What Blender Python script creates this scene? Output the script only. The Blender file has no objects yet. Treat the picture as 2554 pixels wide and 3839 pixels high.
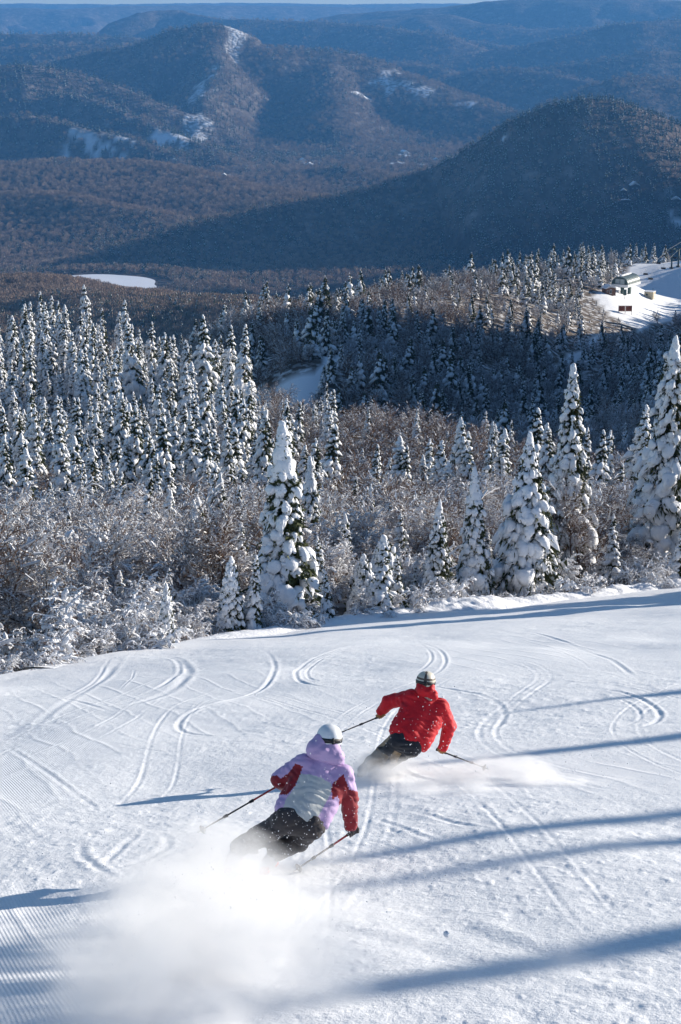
import bpy, bmesh, math, random
import numpy as np
from mathutils import Vector, Matrix, noise as mnoise

SC = bpy.context.scene
COL = SC.collection
R = math.radians

# ------------------------------------------------------------------ camera
FPX = 512.0 / math.tan(R(15.0))
PITCH = R(15.28)
CP, SP = math.cos(PITCH), math.sin(PITCH)
cam_d = bpy.data.cameras.new("camera")
cam_d.sensor_fit = 'VERTICAL'
cam_d.sensor_height = 36.0
cam_d.lens = 18.0 / math.tan(R(15.0))
cam_d.clip_start = 0.5
cam_d.clip_end = 60000.0
cam = bpy.data.objects.new("camera", cam_d)
COL.objects.link(cam)
cam.location = (0, 0, 0)
cam.rotation_euler = (R(90) - PITCH, 0, 0)
SC.camera = cam

# ------------------------------------------------------------------ sky and sun
SUN_EL, SUN_AZ = R(14.0), R(64.0)            # azimuth measured from straight ahead (+Y) towards the right (+X)
SUN = np.array([math.cos(SUN_EL) * math.sin(SUN_AZ), math.cos(SUN_EL) * math.cos(SUN_AZ), math.sin(SUN_EL)])
world = bpy.data.worlds.new("World")
SC.world = world
world.use_nodes = True
wn = world.node_tree.nodes
wl = world.node_tree.links
for n in list(wn):
    wn.remove(n)
wo = wn.new('ShaderNodeOutputWorld')
bg = wn.new('ShaderNodeBackground')
sky = wn.new('ShaderNodeTexSky')
sky.sky_type = 'NISHITA'
sky.sun_disc = False
sky.sun_elevation = SUN_EL
sky.sun_rotation = SUN_AZ
sky.altitude = 800
sky.air_density = 1.0
sky.dust_density = 0.0
sky.ozone_density = 2.5
bg.inputs['Strength'].default_value = 0.082
wt = wn.new('ShaderNodeMix'); wt.data_type = 'RGBA'; wt.blend_type = 'MULTIPLY'      # clear cold winter air: a little bluer
wt.inputs[0].default_value = 1.0; wt.inputs[7].default_value = (0.90, 0.99, 1.05, 1)
wl.new(sky.outputs[0], wt.inputs[6]); wl.new(wt.outputs[2], bg.inputs[0])
wl.new(bg.outputs[0], wo.inputs[0])
sun_d = bpy.data.lights.new("sun", 'SUN')
sun_d.energy = 5.0
sun_d.angle = R(0.53)
sun_d.color = (1.0, 0.91, 0.79)
sun = bpy.data.objects.new("sun", sun_d)
COL.objects.link(sun)
sun.rotation_euler = Vector(SUN).to_track_quat('Z', 'Y').to_euler()
sun.location = (200, 120, 120)

SC.view_settings.view_transform = 'Standard'
SC.view_settings.look = 'None'
SC.view_settings.exposure = 0.70
SC.view_settings.gamma = 1.0
SC.cycles.use_denoising = True
SC.cycles.max_bounces = 12
SC.cycles.diffuse_bounces = 3
SC.cycles.glossy_bounces = 2
SC.cycles.transmission_bounces = 2
SC.cycles.transparent_max_bounces = 8
SC.cycles.volume_bounces = 4
SC.cycles.volume_max_steps = 256
SC.cycles.caustics_reflective = False
SC.cycles.caustics_refractive = False

rng = np.random.default_rng(7)
random.seed(7)

# ------------------------------------------------------------------ picture <-> place
def ray(u, v):
    """direction (x, y=1, z) of the line of sight through a pixel of the 681 x 1024 picture"""
    xc = (np.asarray(u, float) - 340.5) / FPX
    yc = (512.0 - np.asarray(v, float)) / FPX
    yw = CP + yc * SP
    zw = -SP + yc * CP
    return xc / yw, zw / yw

def at(u, v, Y):
    a, b = ray(u, v)
    return np.array([a * Y, Y + 0 * a, b * Y])

def at_depth(u, v, d):
    """point on the line of sight at axial depth d"""
    xc = (u - 340.5) / FPX * d
    yc = (512.0 - v) / FPX * d
    return np.array([xc, CP * d + yc * SP, -SP * d + yc * CP])

def project(x, y, z):
    d = y * CP - z * SP
    yc = y * SP + z * CP
    return 340.5 + FPX * x / d, 512.0 - FPX * yc / d

# ------------------------------------------------------------------ noise
def _hash(ix, iy, seed):
    h = (ix.astype(np.int64) * 374761393 + iy.astype(np.int64) * 668265263 + seed * 1442695041) & 0x7fffffff
    h = ((h ^ (h >> 13)) * 1274126177) & 0x7fffffff
    h = h ^ (h >> 16)
    return (h & 0xffff) / 65535.0

def vnoise(x, y, seed=0):
    x = np.asarray(x, float); y = np.asarray(y, float)
    ix = np.floor(x); iy = np.floor(y)
    fx = x - ix; fy = y - iy
    fx = fx * fx * fx * (fx * (fx * 6 - 15) + 10); fy = fy * fy * fy * (fy * (fy * 6 - 15) + 10)
    a = _hash(ix, iy, seed); b = _hash(ix + 1, iy, seed)
    c = _hash(ix, iy + 1, seed); d = _hash(ix + 1, iy + 1, seed)
    return (a + (b - a) * fx + (c - a) * fy + (a - b - c + d) * fx * fy) * 2 - 1

def fbm(x, y, octaves=4, seed=0, gain=0.5):
    s = 0; a = 1.0; t = 0
    for o in range(octaves):
        s = s + a * vnoise(x * 2.03 ** o + 17.1 * o, y * 2.03 ** o - 9.7 * o, seed + o)
        t += a; a *= gain
    return s / t

def sstep(a, b, x):
    t = np.clip((x - a) / (b - a), 0, 1)
    return t * t * (3 - 2 * t)

# ------------------------------------------------------------------ mesh helpers
def mesh_np(name, V, faces, mats, midx=None, smooth=True, attrs=None):
    """faces: list of integer arrays (n,3) or (n,4); returns the mesh"""
    if isinstance(faces, np.ndarray):
        faces = [faces]
    faces = [np.asarray(f, np.int32) for f in faces if len(f)]
    me = bpy.data.meshes.new(name)
    V = np.asarray(V, np.float32)
    me.vertices.add(len(V))
    me.vertices.foreach_set('co', V.ravel())
    loops = np.concatenate([f.ravel() for f in faces])
    tot = np.concatenate([np.full(len(f), f.shape[1], np.int32) for f in faces])
    start = np.concatenate([[0], np.cumsum(tot)[:-1]]).astype(np.int32)
    me.loops.add(len(loops))
    me.loops.foreach_set('vertex_index', loops)
    me.polygons.add(len(tot))
    me.polygons.foreach_set('loop_start', start)
    me.polygons.foreach_set('loop_total', tot)
    for m in mats if isinstance(mats, (list, tuple)) else [mats]:
        me.materials.append(m)
    if midx is not None:
        me.polygons.foreach_set('material_index', np.asarray(midx, np.int32))
    me.polygons.foreach_set('use_smooth', np.full(len(tot), bool(smooth)))
    me.update(calc_edges=True)
    for k, a in (attrs or {}).items():
        at_ = me.attributes.new(k, 'FLOAT', 'POINT')
        at_.data.foreach_set('value', np.asarray(a, np.float32))
    return me

def link(name, me, parent=None, loc=None):
    o = bpy.data.objects.new(name, me)
    COL.objects.link(o)
    if parent is not None:
        o.parent = parent
    if loc is not None:
        o.location = loc
    return o

def tag(o, label=None, cat=None, group=None, kind=None):
    if label: o['label'] = label
    if cat: o['category'] = cat
    if group: o['group'] = group
    if kind: o['kind'] = kind
    return o

def empty(name, loc, label, cat, group=None, rz=0.0):
    o = bpy.data.objects.new(name, None)
    COL.objects.link(o)
    o.location = loc
    o.rotation_euler = (0, 0, rz)
    return tag(o, label, cat, group)

class MB:
    """collects shapes into one mesh"""
    def __init__(self):
        self.V = []; self.T = []; self.Q = []; self.n = 0
    def add(self, V, T=None, Q=None):
        V = np.asarray(V, float)
        if T is not None and len(T): self.T.append(np.asarray(T) + self.n)
        if Q is not None and len(Q): self.Q.append(np.asarray(Q) + self.n)
        self.V.append(V); self.n += len(V)
    def box(self, c, s, rot=None):
        x, y, z = np.array(s) / 2.0
        v = np.array([[i * x, j * y, k * z] for k in (-1, 1) for j in (-1, 1) for i in (-1, 1)])
        if rot is not None: v = v @ np.array(rot).T
        self.add(v + np.array(c), Q=[[0, 2, 3, 1], [4, 5, 7, 6], [0, 1, 5, 4], [2, 6, 7, 3], [0, 4, 6, 2], [1, 3, 7, 5]])
    def tube(self, pts, rad, n=8, cap=True):
        pts = np.asarray(pts, float)
        rad = np.broadcast_to(np.asarray(rad, float), (len(pts),))
        d = np.gradient(pts, axis=0)
        d /= np.linalg.norm(d, axis=1)[:, None] + 1e-9
        up = np.array([0, 0, 1.0]) if abs(d[0, 2]) < 0.9 else np.array([1.0, 0, 0])
        rings = []
        a = np.arange(n) * 2 * np.pi / n
        for p, t, r in zip(pts, d, rad):
            s = np.cross(t, up); s /= np.linalg.norm(s) + 1e-9
            w = np.cross(s, t)
            rings.append(p + r * (np.cos(a)[:, None] * s + np.sin(a)[:, None] * w))
            up = w
        V = np.concatenate(rings)
        m = len(pts); q = []
        for i in range(m - 1):
            for j in range(n):
                k = (j + 1) % n
                q.append([i * n + j, i * n + k, (i + 1) * n + k, (i + 1) * n + j])
        T = []
        if cap:
            V = np.concatenate([V, pts[:1], pts[-1:]])
            for j in range(n):
                k = (j + 1) % n
                T.append([m * n, k, j]); T.append([m * n + 1, (m - 1) * n + j, (m - 1) * n + k])
        self.add(V, T, q)
    def prism(self, outline, y0, y1, rot=None, c=(0, 0, 0)):
        """outline in (x, z), extruded along y"""
        o = np.asarray(outline, float); n = len(o)
        V = np.concatenate([np.c_[o[:, 0], np.full(n, y0), o[:, 1]], np.c_[o[:, 0], np.full(n, y1), o[:, 1]]])
        V = np.concatenate([V, [[o[:, 0].mean(), y0, o[:, 1].mean()], [o[:, 0].mean(), y1, o[:, 1].mean()]]])
        q = [[j, (j + 1) % n, n + (j + 1) % n, n + j] for j in range(n)]
        t = [[2 * n, (j + 1) % n, j] for j in range(n)] + [[2 * n + 1, n + j, n + (j + 1) % n] for j in range(n)]
        if rot is not None: V = V @ np.array(rot).T
        self.add(V + np.array(c), t, q)
    def mesh(self, name, mat, smooth=False):
        f = []
        if self.T: f.append(np.concatenate(self.T))
        if self.Q: f.append(np.concatenate(self.Q))
        return mesh_np(name, np.concatenate(self.V), f, mat, smooth=smooth)
    def obj(self, name, mat, parent=None, smooth=False, loc=None):
        return link(name, self.mesh(name, mat, smooth), parent, loc)

_ico = {}
def ico(sub):
    if sub not in _ico:
        bm = bmesh.new()
        bmesh.ops.create_icosphere(bm, subdivisions=sub, radius=1.0)
        bm.verts.ensure_lookup_table()
        _ico[sub] = (np.array([v.co[:] for v in bm.verts]), np.array([[v.index for v in f.verts] for f in bm.faces]))
        bm.free()
    return _ico[sub]

# ------------------------------------------------------------------ materials
def mat_new(name, col, rough=0.7, spec=0.3):
    m = bpy.data.materials.new(name)
    m.use_nodes = True
    b = m.node_tree.nodes['Principled BSDF']
    b.inputs['Base Color'].default_value = (*col, 1)
    b.inputs['Roughness'].default_value = rough
    b.inputs['Specular IOR Level'].default_value = spec
    return m

def vary(m, col_a, col_b, scale, detail=3, bump=0.0, bump_scale=None, per_object=0.0, lo=0.35, hi=0.65):
    """noise-mixed base colour, optional bump, optional per-object brightness"""
    nt = m.node_tree; N = nt.nodes; L = nt.links
    b = N['Principled BSDF']
    tc = N.new('ShaderNodeTexCoord')
    no = N.new('ShaderNodeTexNoise'); no.inputs['Scale'].default_value = scale; no.inputs['Detail'].default_value = detail
    L.new(tc.outputs['Object'], no.inputs['Vector'])
    mr = N.new('ShaderNodeMapRange'); mr.inputs[1].default_value = lo; mr.inputs[2].default_value = hi
    L.new(no.outputs[0], mr.inputs[0])
    mx = N.new('ShaderNodeMix'); mx.data_type = 'RGBA'
    mx.inputs[6].default_value = (*col_a, 1); mx.inputs[7].default_value = (*col_b, 1)
    L.new(mr.outputs[0], mx.inputs[0])
    out = mx.outputs[2]
    if per_object:
        oi = N.new('ShaderNodeObjectInfo')
        m2 = N.new('ShaderNodeMapRange'); m2.inputs[3].default_value = 1 - per_object; m2.inputs[4].default_value = 1 + per_object
        L.new(oi.outputs['Random'], m2.inputs[0])
        hs = N.new('ShaderNodeHueSaturation'); L.new(m2.outputs[0], hs.inputs['Value']); L.new(out, hs.inputs['Color'])
        out = hs.outputs[0]
    L.new(out, b.inputs['Base Color'])
    if bump:
        n2 = N.new('ShaderNodeTexNoise'); n2.inputs['Scale'].default_value = bump_scale or scale; n2.inputs['Detail'].default_value = 4
        L.new(tc.outputs['Object'], n2.inputs['Vector'])
        bp = N.new('ShaderNodeBump'); bp.inputs['Strength'].default_value = 1.0; bp.inputs['Distance'].default_value = bump
        L.new(n2.outputs[0], bp.inputs['Height']); L.new(bp.outputs[0], b.inputs['Normal'])
    return m

SNOW_C = (0.86, 0.88, 0.91)
M_TREESNOW = vary(mat_new('tree_snow', SNOW_C, 0.75, 0.2), (0.84, 0.86, 0.9), (0.9, 0.91, 0.93), 5, bump=0.03, bump_scale=14)
M_FROST = mat_new('frost', (0.64, 0.66, 0.70), 0.8, 0.1)
M_NEEDLE = vary(mat_new('spruce_needles', (0.035, 0.05, 0.022), 0.7, 0.2), (0.026, 0.04, 0.018), (0.085, 0.095, 0.035), 2.5, per_object=0.2)
M_BARK = vary(mat_new('bark', (0.09, 0.065, 0.045), 0.85, 0.15), (0.07, 0.05, 0.036), (0.15, 0.11, 0.08), 4, per_object=0.25)
M_TWIG = vary(mat_new('twig', (0.16, 0.105, 0.075), 0.85, 0.15), (0.10, 0.065, 0.048), (0.24, 0.16, 0.115), 1.5, per_object=0.3)
# ================================================================== the ground
PISTE_A, PISTE_C = -3.36, -0.275
PISTE_B = 0.05
def plane_z(x, y):
    return PISTE_A + PISTE_B * x + PISTE_C * y

def plane_at(u, v):
    """plan point of the run's plane under a pixel"""
    a, b = ray(u, v)
    Y = PISTE_A / (b - PISTE_B * a - PISTE_C)
    return a * Y, Y
_e = [plane_at(u, v) for u, v in [(-45, 681), (0, 673), (60, 663), (125, 653), (200, 641), (300, 627), (400, 615), (500, 605), (600, 595), (681, 587), (745, 581)]]
_e = [(_e[0][0] - 3, _e[0][1] - 5), ] + _e + [(_e[-1][0] + 9, _e[-1][1] + 4), (_e[-1][0] + 45, _e[-1][1] + 12)]
EDGE = np.array([(-22, 6.0), (-15, 24.0)] + _e)

def piste_z(x, y):
    return plane_z(x, y) + 0.10 * vnoise(x * .16, y * .12, 3) + 0.05 * vnoise(x * .5, y * .35, 4)

def edge_sd(x, y):
    """signed distance to the piste's far edge, positive on the piste side"""
    x = np.asarray(x, float); y = np.asarray(y, float)
    best = np.full(x.shape, 1e9); sg = np.ones(x.shape)
    for (ax, ay), (bx, by) in zip(EDGE[:-1], EDGE[1:]):
        dx, dy = bx - ax, by - ay
        t = np.clip(((x - ax) * dx + (y - ay) * dy) / (dx * dx + dy * dy), 0, 1)
        px, py = x - (ax + t * dx), y - (ay + t * dy)
        d = np.hypot(px, py)
        s = np.sign(dy * px - dx * py)          # right of the line = piste
        m = d < best
        best = np.where(m, d, best); sg = np.where(m, s, sg)
    return best * sg

# ------------------------------------------------------------------ near and middle hillside: a sheet through surveyed points
CTRL = [  # (u, v, distance ahead) for ground one can see
    (0, 648, 52), (0, 600, 85), (0, 560, 125), (0, 520, 170), (0, 470, 235), (0, 420, 300), (0, 372, 350), (0, 352, 385),
    (-120, 520, 170), (-120, 400, 300), (-120, 340, 390),
    (100, 360, 375), (150, 385, 355), (150, 440, 290), (150, 500, 200), (150, 560, 120), (150, 632, 62),
    (225, 400, 330), (300, 420, 305), (300, 480, 210), (300, 540, 130), (300, 605, 66),
    (450, 455, 245), (450, 520, 150), (450, 585, 84), (540, 475, 205), (600, 500, 178), (600, 550, 120), (720, 520, 165), (720, 560, 115),
    (850, 530, 165),
    (450, 440, 420), (450, 400, 500), (450, 360, 620), (450, 320, 760), (450, 295, 880), (450, 285, 935),
    (520, 275, 960), (600, 462, 330), (600, 420, 430), (600, 380, 540), (600, 342, 680), (640, 322, 850), (690, 330, 850), (640, 290, 1000), (700, 285, 1000), (650, 264, 1150), (720, 262, 1150),
    (560, 266, 1050), (590, 262, 1080), (540, 300, 900),
    (300, 400, 480), (300, 370, 560), (300, 340, 680), (300, 312, 850), (300, 303, 905), (370, 294, 920),
    (200, 358, 600), (200, 332, 810),
]
P3 = [tuple(at(u, v, Y)) for u, v, Y in CTRL]
for u, Y, z in [  # ground out of sight, behind the crests and out of frame
    (0, 520, -150), (150, 480, -138), (300, 430, -118), (450, 330, -97), (600, 262, -82), (-120, 520, -160), (750, 230, -66),
    (100, 650, -165), (0, 800, -215), (100, 900, -215), (-150, 900, -230),
    (200, 1100, -260), (300, 1150, -250), (450, 1200, -240), (600, 1330, -250), (720, 1350, -250), (0, 1100, -300),
    (0, 1500, -480), (300, 1500, -440), (600, 1600, -430), (800, 1600, -420), (900, 1200, -200),
    (800, 330, -66), (800, 500, -72), (820, 650, -86), (950, 350, -40), (980, 500, -18), (1000, 650, -14), (960, 760, -34), (1250, 500, -4), (1250, 700, 0), (1200, 850, -30),  # unseen ridge at right, added to shade the hollow
    (950, 900, -122), (1100, 1000, -140), (1300, 300, -40)]:
    P3.append(((u - 340.5) / FPX * Y / 0.97, Y, z))
for q_ in [(470, 720, 52), (400, 640, 38), (300, 540, 12), (560, 1150, -95), (700, 860, 60), (400, 960, -95), (290, 910, -120)]:  # higher unseen hill at right, placed to shade the hollow but not the station
    P3.append(q_)
for x, y in list(EDGE[1:-1:2]) + [(-22, 6), (5, 30), (14, 45), (28, 65), (45, 95), (0, 5), (30, 30), (50, 60), (-30, 15)]:
    P3.append((x, y, plane_z(x, y) - 0.7))
P3 = np.array(P3)
_lc = lambda x, y: np.stack([np.asarray(x) * 1.0 / (1 + 0.0015 * np.asarray(y)), 130 * np.log1p(np.asarray(y) / 90.0)], -1)
_pc = _lc(P3[:, 0], P3[:, 1])
def _tps(d2):
    return 0.5 * d2 * np.log(d2 + 1e-9)
_n = len(_pc)
_K = _tps(((_pc[:, None] - _pc[None]) ** 2).sum(-1)) + 6.0 * np.eye(_n)
_Pm = np.c_[np.ones(_n), _pc]
_A = np.block([[_K, _Pm], [_Pm.T, np.zeros((3, 3))]])
_W = np.linalg.solve(_A, np.concatenate([P3[:, 2], np.zeros(3)]))

def hill_z_raw(x, y):
    x = np.asarray(x, float); y = np.asarray(y, float)
    sh = x.shape
    q = _lc(x.ravel(), y.ravel())
    out = np.empty(len(q))
    for i in range(0, len(q), 20000):
        c = q[i:i + 20000]
        out[i:i + 20000] = _tps(((c[:, None] - _pc[None]) ** 2).sum(-1)) @ _W[:_n] + _W[_n] + c @ _W[_n + 1:]
    return out.reshape(sh)

SPUR = np.array([at(u, v, Y)[:2] for u, v, Y in [(610, 280, 960), (560, 283, 900), (470, 303, 820), (400, 321, 735), (335, 346, 640), (285, 368, 565), (240, 385, 520)]])
def spur_d(x, y):
    """distance from the middle spur's crest, positive on its far side"""
    best = np.full(np.shape(x), 1e9); sg = np.ones(np.shape(x))
    for (ax, ay), (bx, by) in zip(SPUR[:-1], SPUR[1:]):
        dx, dy = bx - ax, by - ay
        t = np.clip(((x - ax) * dx + (y - ay) * dy) / (dx * dx + dy * dy), 0, 1)
        px, py = x - (ax + t * dx), y - (ay + t * dy)
        d = np.hypot(px, py); m = d < best
        best = np.where(m, d, best); sg = np.where(m, np.sign(py + .3 * px), sg)
    return best * sg

def hill_z(x, y):
    z = hill_z_raw(x, y)
    x = np.asarray(x, float); y = np.asarray(y, float)
    sp = spur_d(x, y)
    mid = sstep(380, 470, y)
    z = z + mid * (10.0 * np.exp(-(sp / 38.0) ** 2) - 13.0 * np.exp(-((sp - 85) / 45.0) ** 2) - 9.0 * np.exp(-((sp + 95) / 50.0) ** 2))
    gl = at(590, 350, 640)[0]                     # the gully below the clearing
    z = z - 9.0 * mid * np.exp(-((x - gl - .10 * (y - 640)) / 16.0) ** 2) * sstep(820, 700, y)
    amp = np.clip(y / 250.0, 0.15, 4.0)
    z = z + amp * 0.9 * fbm(x / 38.0, y / 38.0, 3, 11)
    sd = edge_sd(x, y)
    near = 1 - sstep(115, 150, y)
    pz = plane_z(x, y)
    z = np.where(near > 0, z * (1 - near * sstep(-2, 5, sd)) + (pz - 3.0) * near * sstep(-2, 5, sd), z)
    return z

class Fan:
    """grid sheet: rows spaced by distance, columns by bearing, so that detail is even to a viewer on the slope"""
    def __init__(self, ys, ks, fz):
        self.ys, self.ks = ys, ks
        self.Y = np.repeat(ys[:, None], len(ks), 1)
        self.X = self.Y * ks[None]
        self.Z = fz(self.X, self.Y)
        self.lo = np.maximum.accumulate(self.Z / self.Y, 0)
    def _w(self, x, y):
        k = np.asarray(x) / np.asarray(y)
        i = np.clip(np.searchsorted(self.ys, y) - 1, 0, len(self.ys) - 2)
        j = np.clip(np.searchsorted(self.ks, k) - 1, 0, len(self.ks) - 2)
        a = np.clip((y - self.ys[i]) / (self.ys[i + 1] - self.ys[i]), 0, 1)
        b = np.clip((k - self.ks[j]) / (self.ks[j + 1] - self.ks[j]), 0, 1)
        return i, j, a, b
    def interp(self, F, x, y):
        i, j, a, b = self._w(x, y)
        return (F[i, j] * (1 - a) + F[i + 1, j] * a) * (1 - b) + (F[i, j + 1] * (1 - a) + F[i + 1, j + 1] * a) * b
    def z(self, x, y):
        return self.interp(self.Z, x, y)
    def seen(self, x, y, lift):
        """is something of that height here visible over the ground in front of it"""
        i, j, a, b = self._w(x, y)
        return (self.z(x, y) + lift) / y > self.lo[i, j] - 0.0006
    def faces(self):
        m, n = self.Y.shape
        a = (np.arange(m - 1)[:, None] * n + np.arange(n - 1)[None]).ravel()
        return np.c_[a, a + 1, a + n + 1, a + n]
    def verts(self):
        return np.c_[self.X.ravel(), self.Y.ravel(), self.Z.ravel()]

def in_poly(px, py, poly):
    px = np.asarray(px); py = np.asarray(py)
    c = np.zeros(px.shape, bool)
    n = len(poly)
    for i in range(n):
        x1, y1 = poly[i]; x2, y2 = poly[(i + 1) % n]
        c ^= ((y1 > py) != (y2 > py)) & (px < (x2 - x1) * (py - y1) / (y2 - y1 + 1e-12) + x1)
    return c

# clearings on the middle ridge, as plan outlines (the ground under what one sees there)
CLEAR_PX = {
    'plateau': ([(592, 297), (612, 285), (628, 268), (640, 250), (720, 240), (760, 330), (690, 318), (655, 322), (640, 332), (622, 322), (606, 312)], 700),
    'run_a': ([(246, 408), (256, 396), (280, 382), (326, 370), (326, 388), (312, 402), (306, 440), (244, 440)], 400),
    'run_b': ([(318, 372), (336, 356), (360, 347), (374, 350), (345, 364), (330, 374)], 400),
    'gully': ([(590, 338), (602, 333), (596, 352), (575, 368), (548, 384), (540, 372), (562, 358)], 400),
}

hill = Fan(np.geomspace(24, 1700, 420), np.linspace(-0.30, 0.62, 300), hill_z)

def hit(u, v, y0=24.0, y1=1650.0):
    """where the line of sight through a pixel first meets the hillside"""
    a, b = ray(u, v)
    ys = np.geomspace(y0, y1, 1500)
    d = b * ys - hill.z(a * ys, ys)
    s = np.where((d[:-1] > 0) & (d[1:] <= 0))[0]
    Y = ys[s[0]] if len(s) else ys[np.argmin(np.abs(d))]
    return float(a * Y), float(Y), float(hill.z(np.array([a * Y]), np.array([Y]))[0])

CLEAR = {}
for k, (pl, y0) in CLEAR_PX.items():
    pts = [hit(u, v, y0) for u, v in pl]
    CLEAR[k] = [(p[0], p[1]) for p in pts]

def clearing(x, y):
    m = np.zeros(np.asarray(x).shape, bool)
    for k in CLEAR:
        m |= in_poly(x, y, CLEAR[k])
    return m

def snow_ground_mat():
    m = mat_new('snowy_forest_floor', (0.8, 0.82, 0.86), 0.8, 0.1)
    nt = m.node_tree; N = nt.nodes; L = nt.links; b = N['Principled BSDF']
    geo = N.new('ShaderNodeNewGeometry')
    n1 = N.new('ShaderNodeTexNoise'); n1.inputs['Scale'].default_value = 0.35; n1.inputs['Detail'].default_value = 6
    L.new(geo.outputs['Position'], n1.inputs['Vector'])
    mr = N.new('ShaderNodeMapRange'); mr.inputs[1].default_value = 0.48; mr.inputs[2].default_value = 0.72
    L.new(n1.outputs[0], mr.inputs[0])
    at_ = N.new('ShaderNodeAttribute'); at_.attribute_name = 'clear'
    mu = N.new('ShaderNodeMath'); mu.operation = 'MAXIMUM'
    L.new(mr.outputs[0], mu.inputs[0]); L.new(at_.outputs['Fac'], mu.inputs[1])
    mx = N.new('ShaderNodeMix'); mx.data_type = 'RGBA'
    mx.inputs[6].default_value = (0.13, 0.105, 0.085, 1); mx.inputs[7].default_value = (*SNOW_C, 1)
    L.new(mu.outputs[0], mx.inputs[0]); L.new(mx.outputs[2], b.inputs['Base Color'])
    bp = N.new('ShaderNodeBump'); bp.inputs['Distance'].default_value = 0.6; bp.inputs['Strength'].default_value = 0.35
    L.new(n1.outputs[0], bp.inputs['Height']); L.new(bp.outputs[0], b.inputs['Normal'])
    return m
M_HILL = snow_ground_mat()
tag(link('hillside', mesh_np('hillside', hill.verts(), hill.faces(), M_HILL, attrs={'clear': clearing(hill.X.ravel(), hill.Y.ravel()).astype(float)})), kind='structure')

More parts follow.
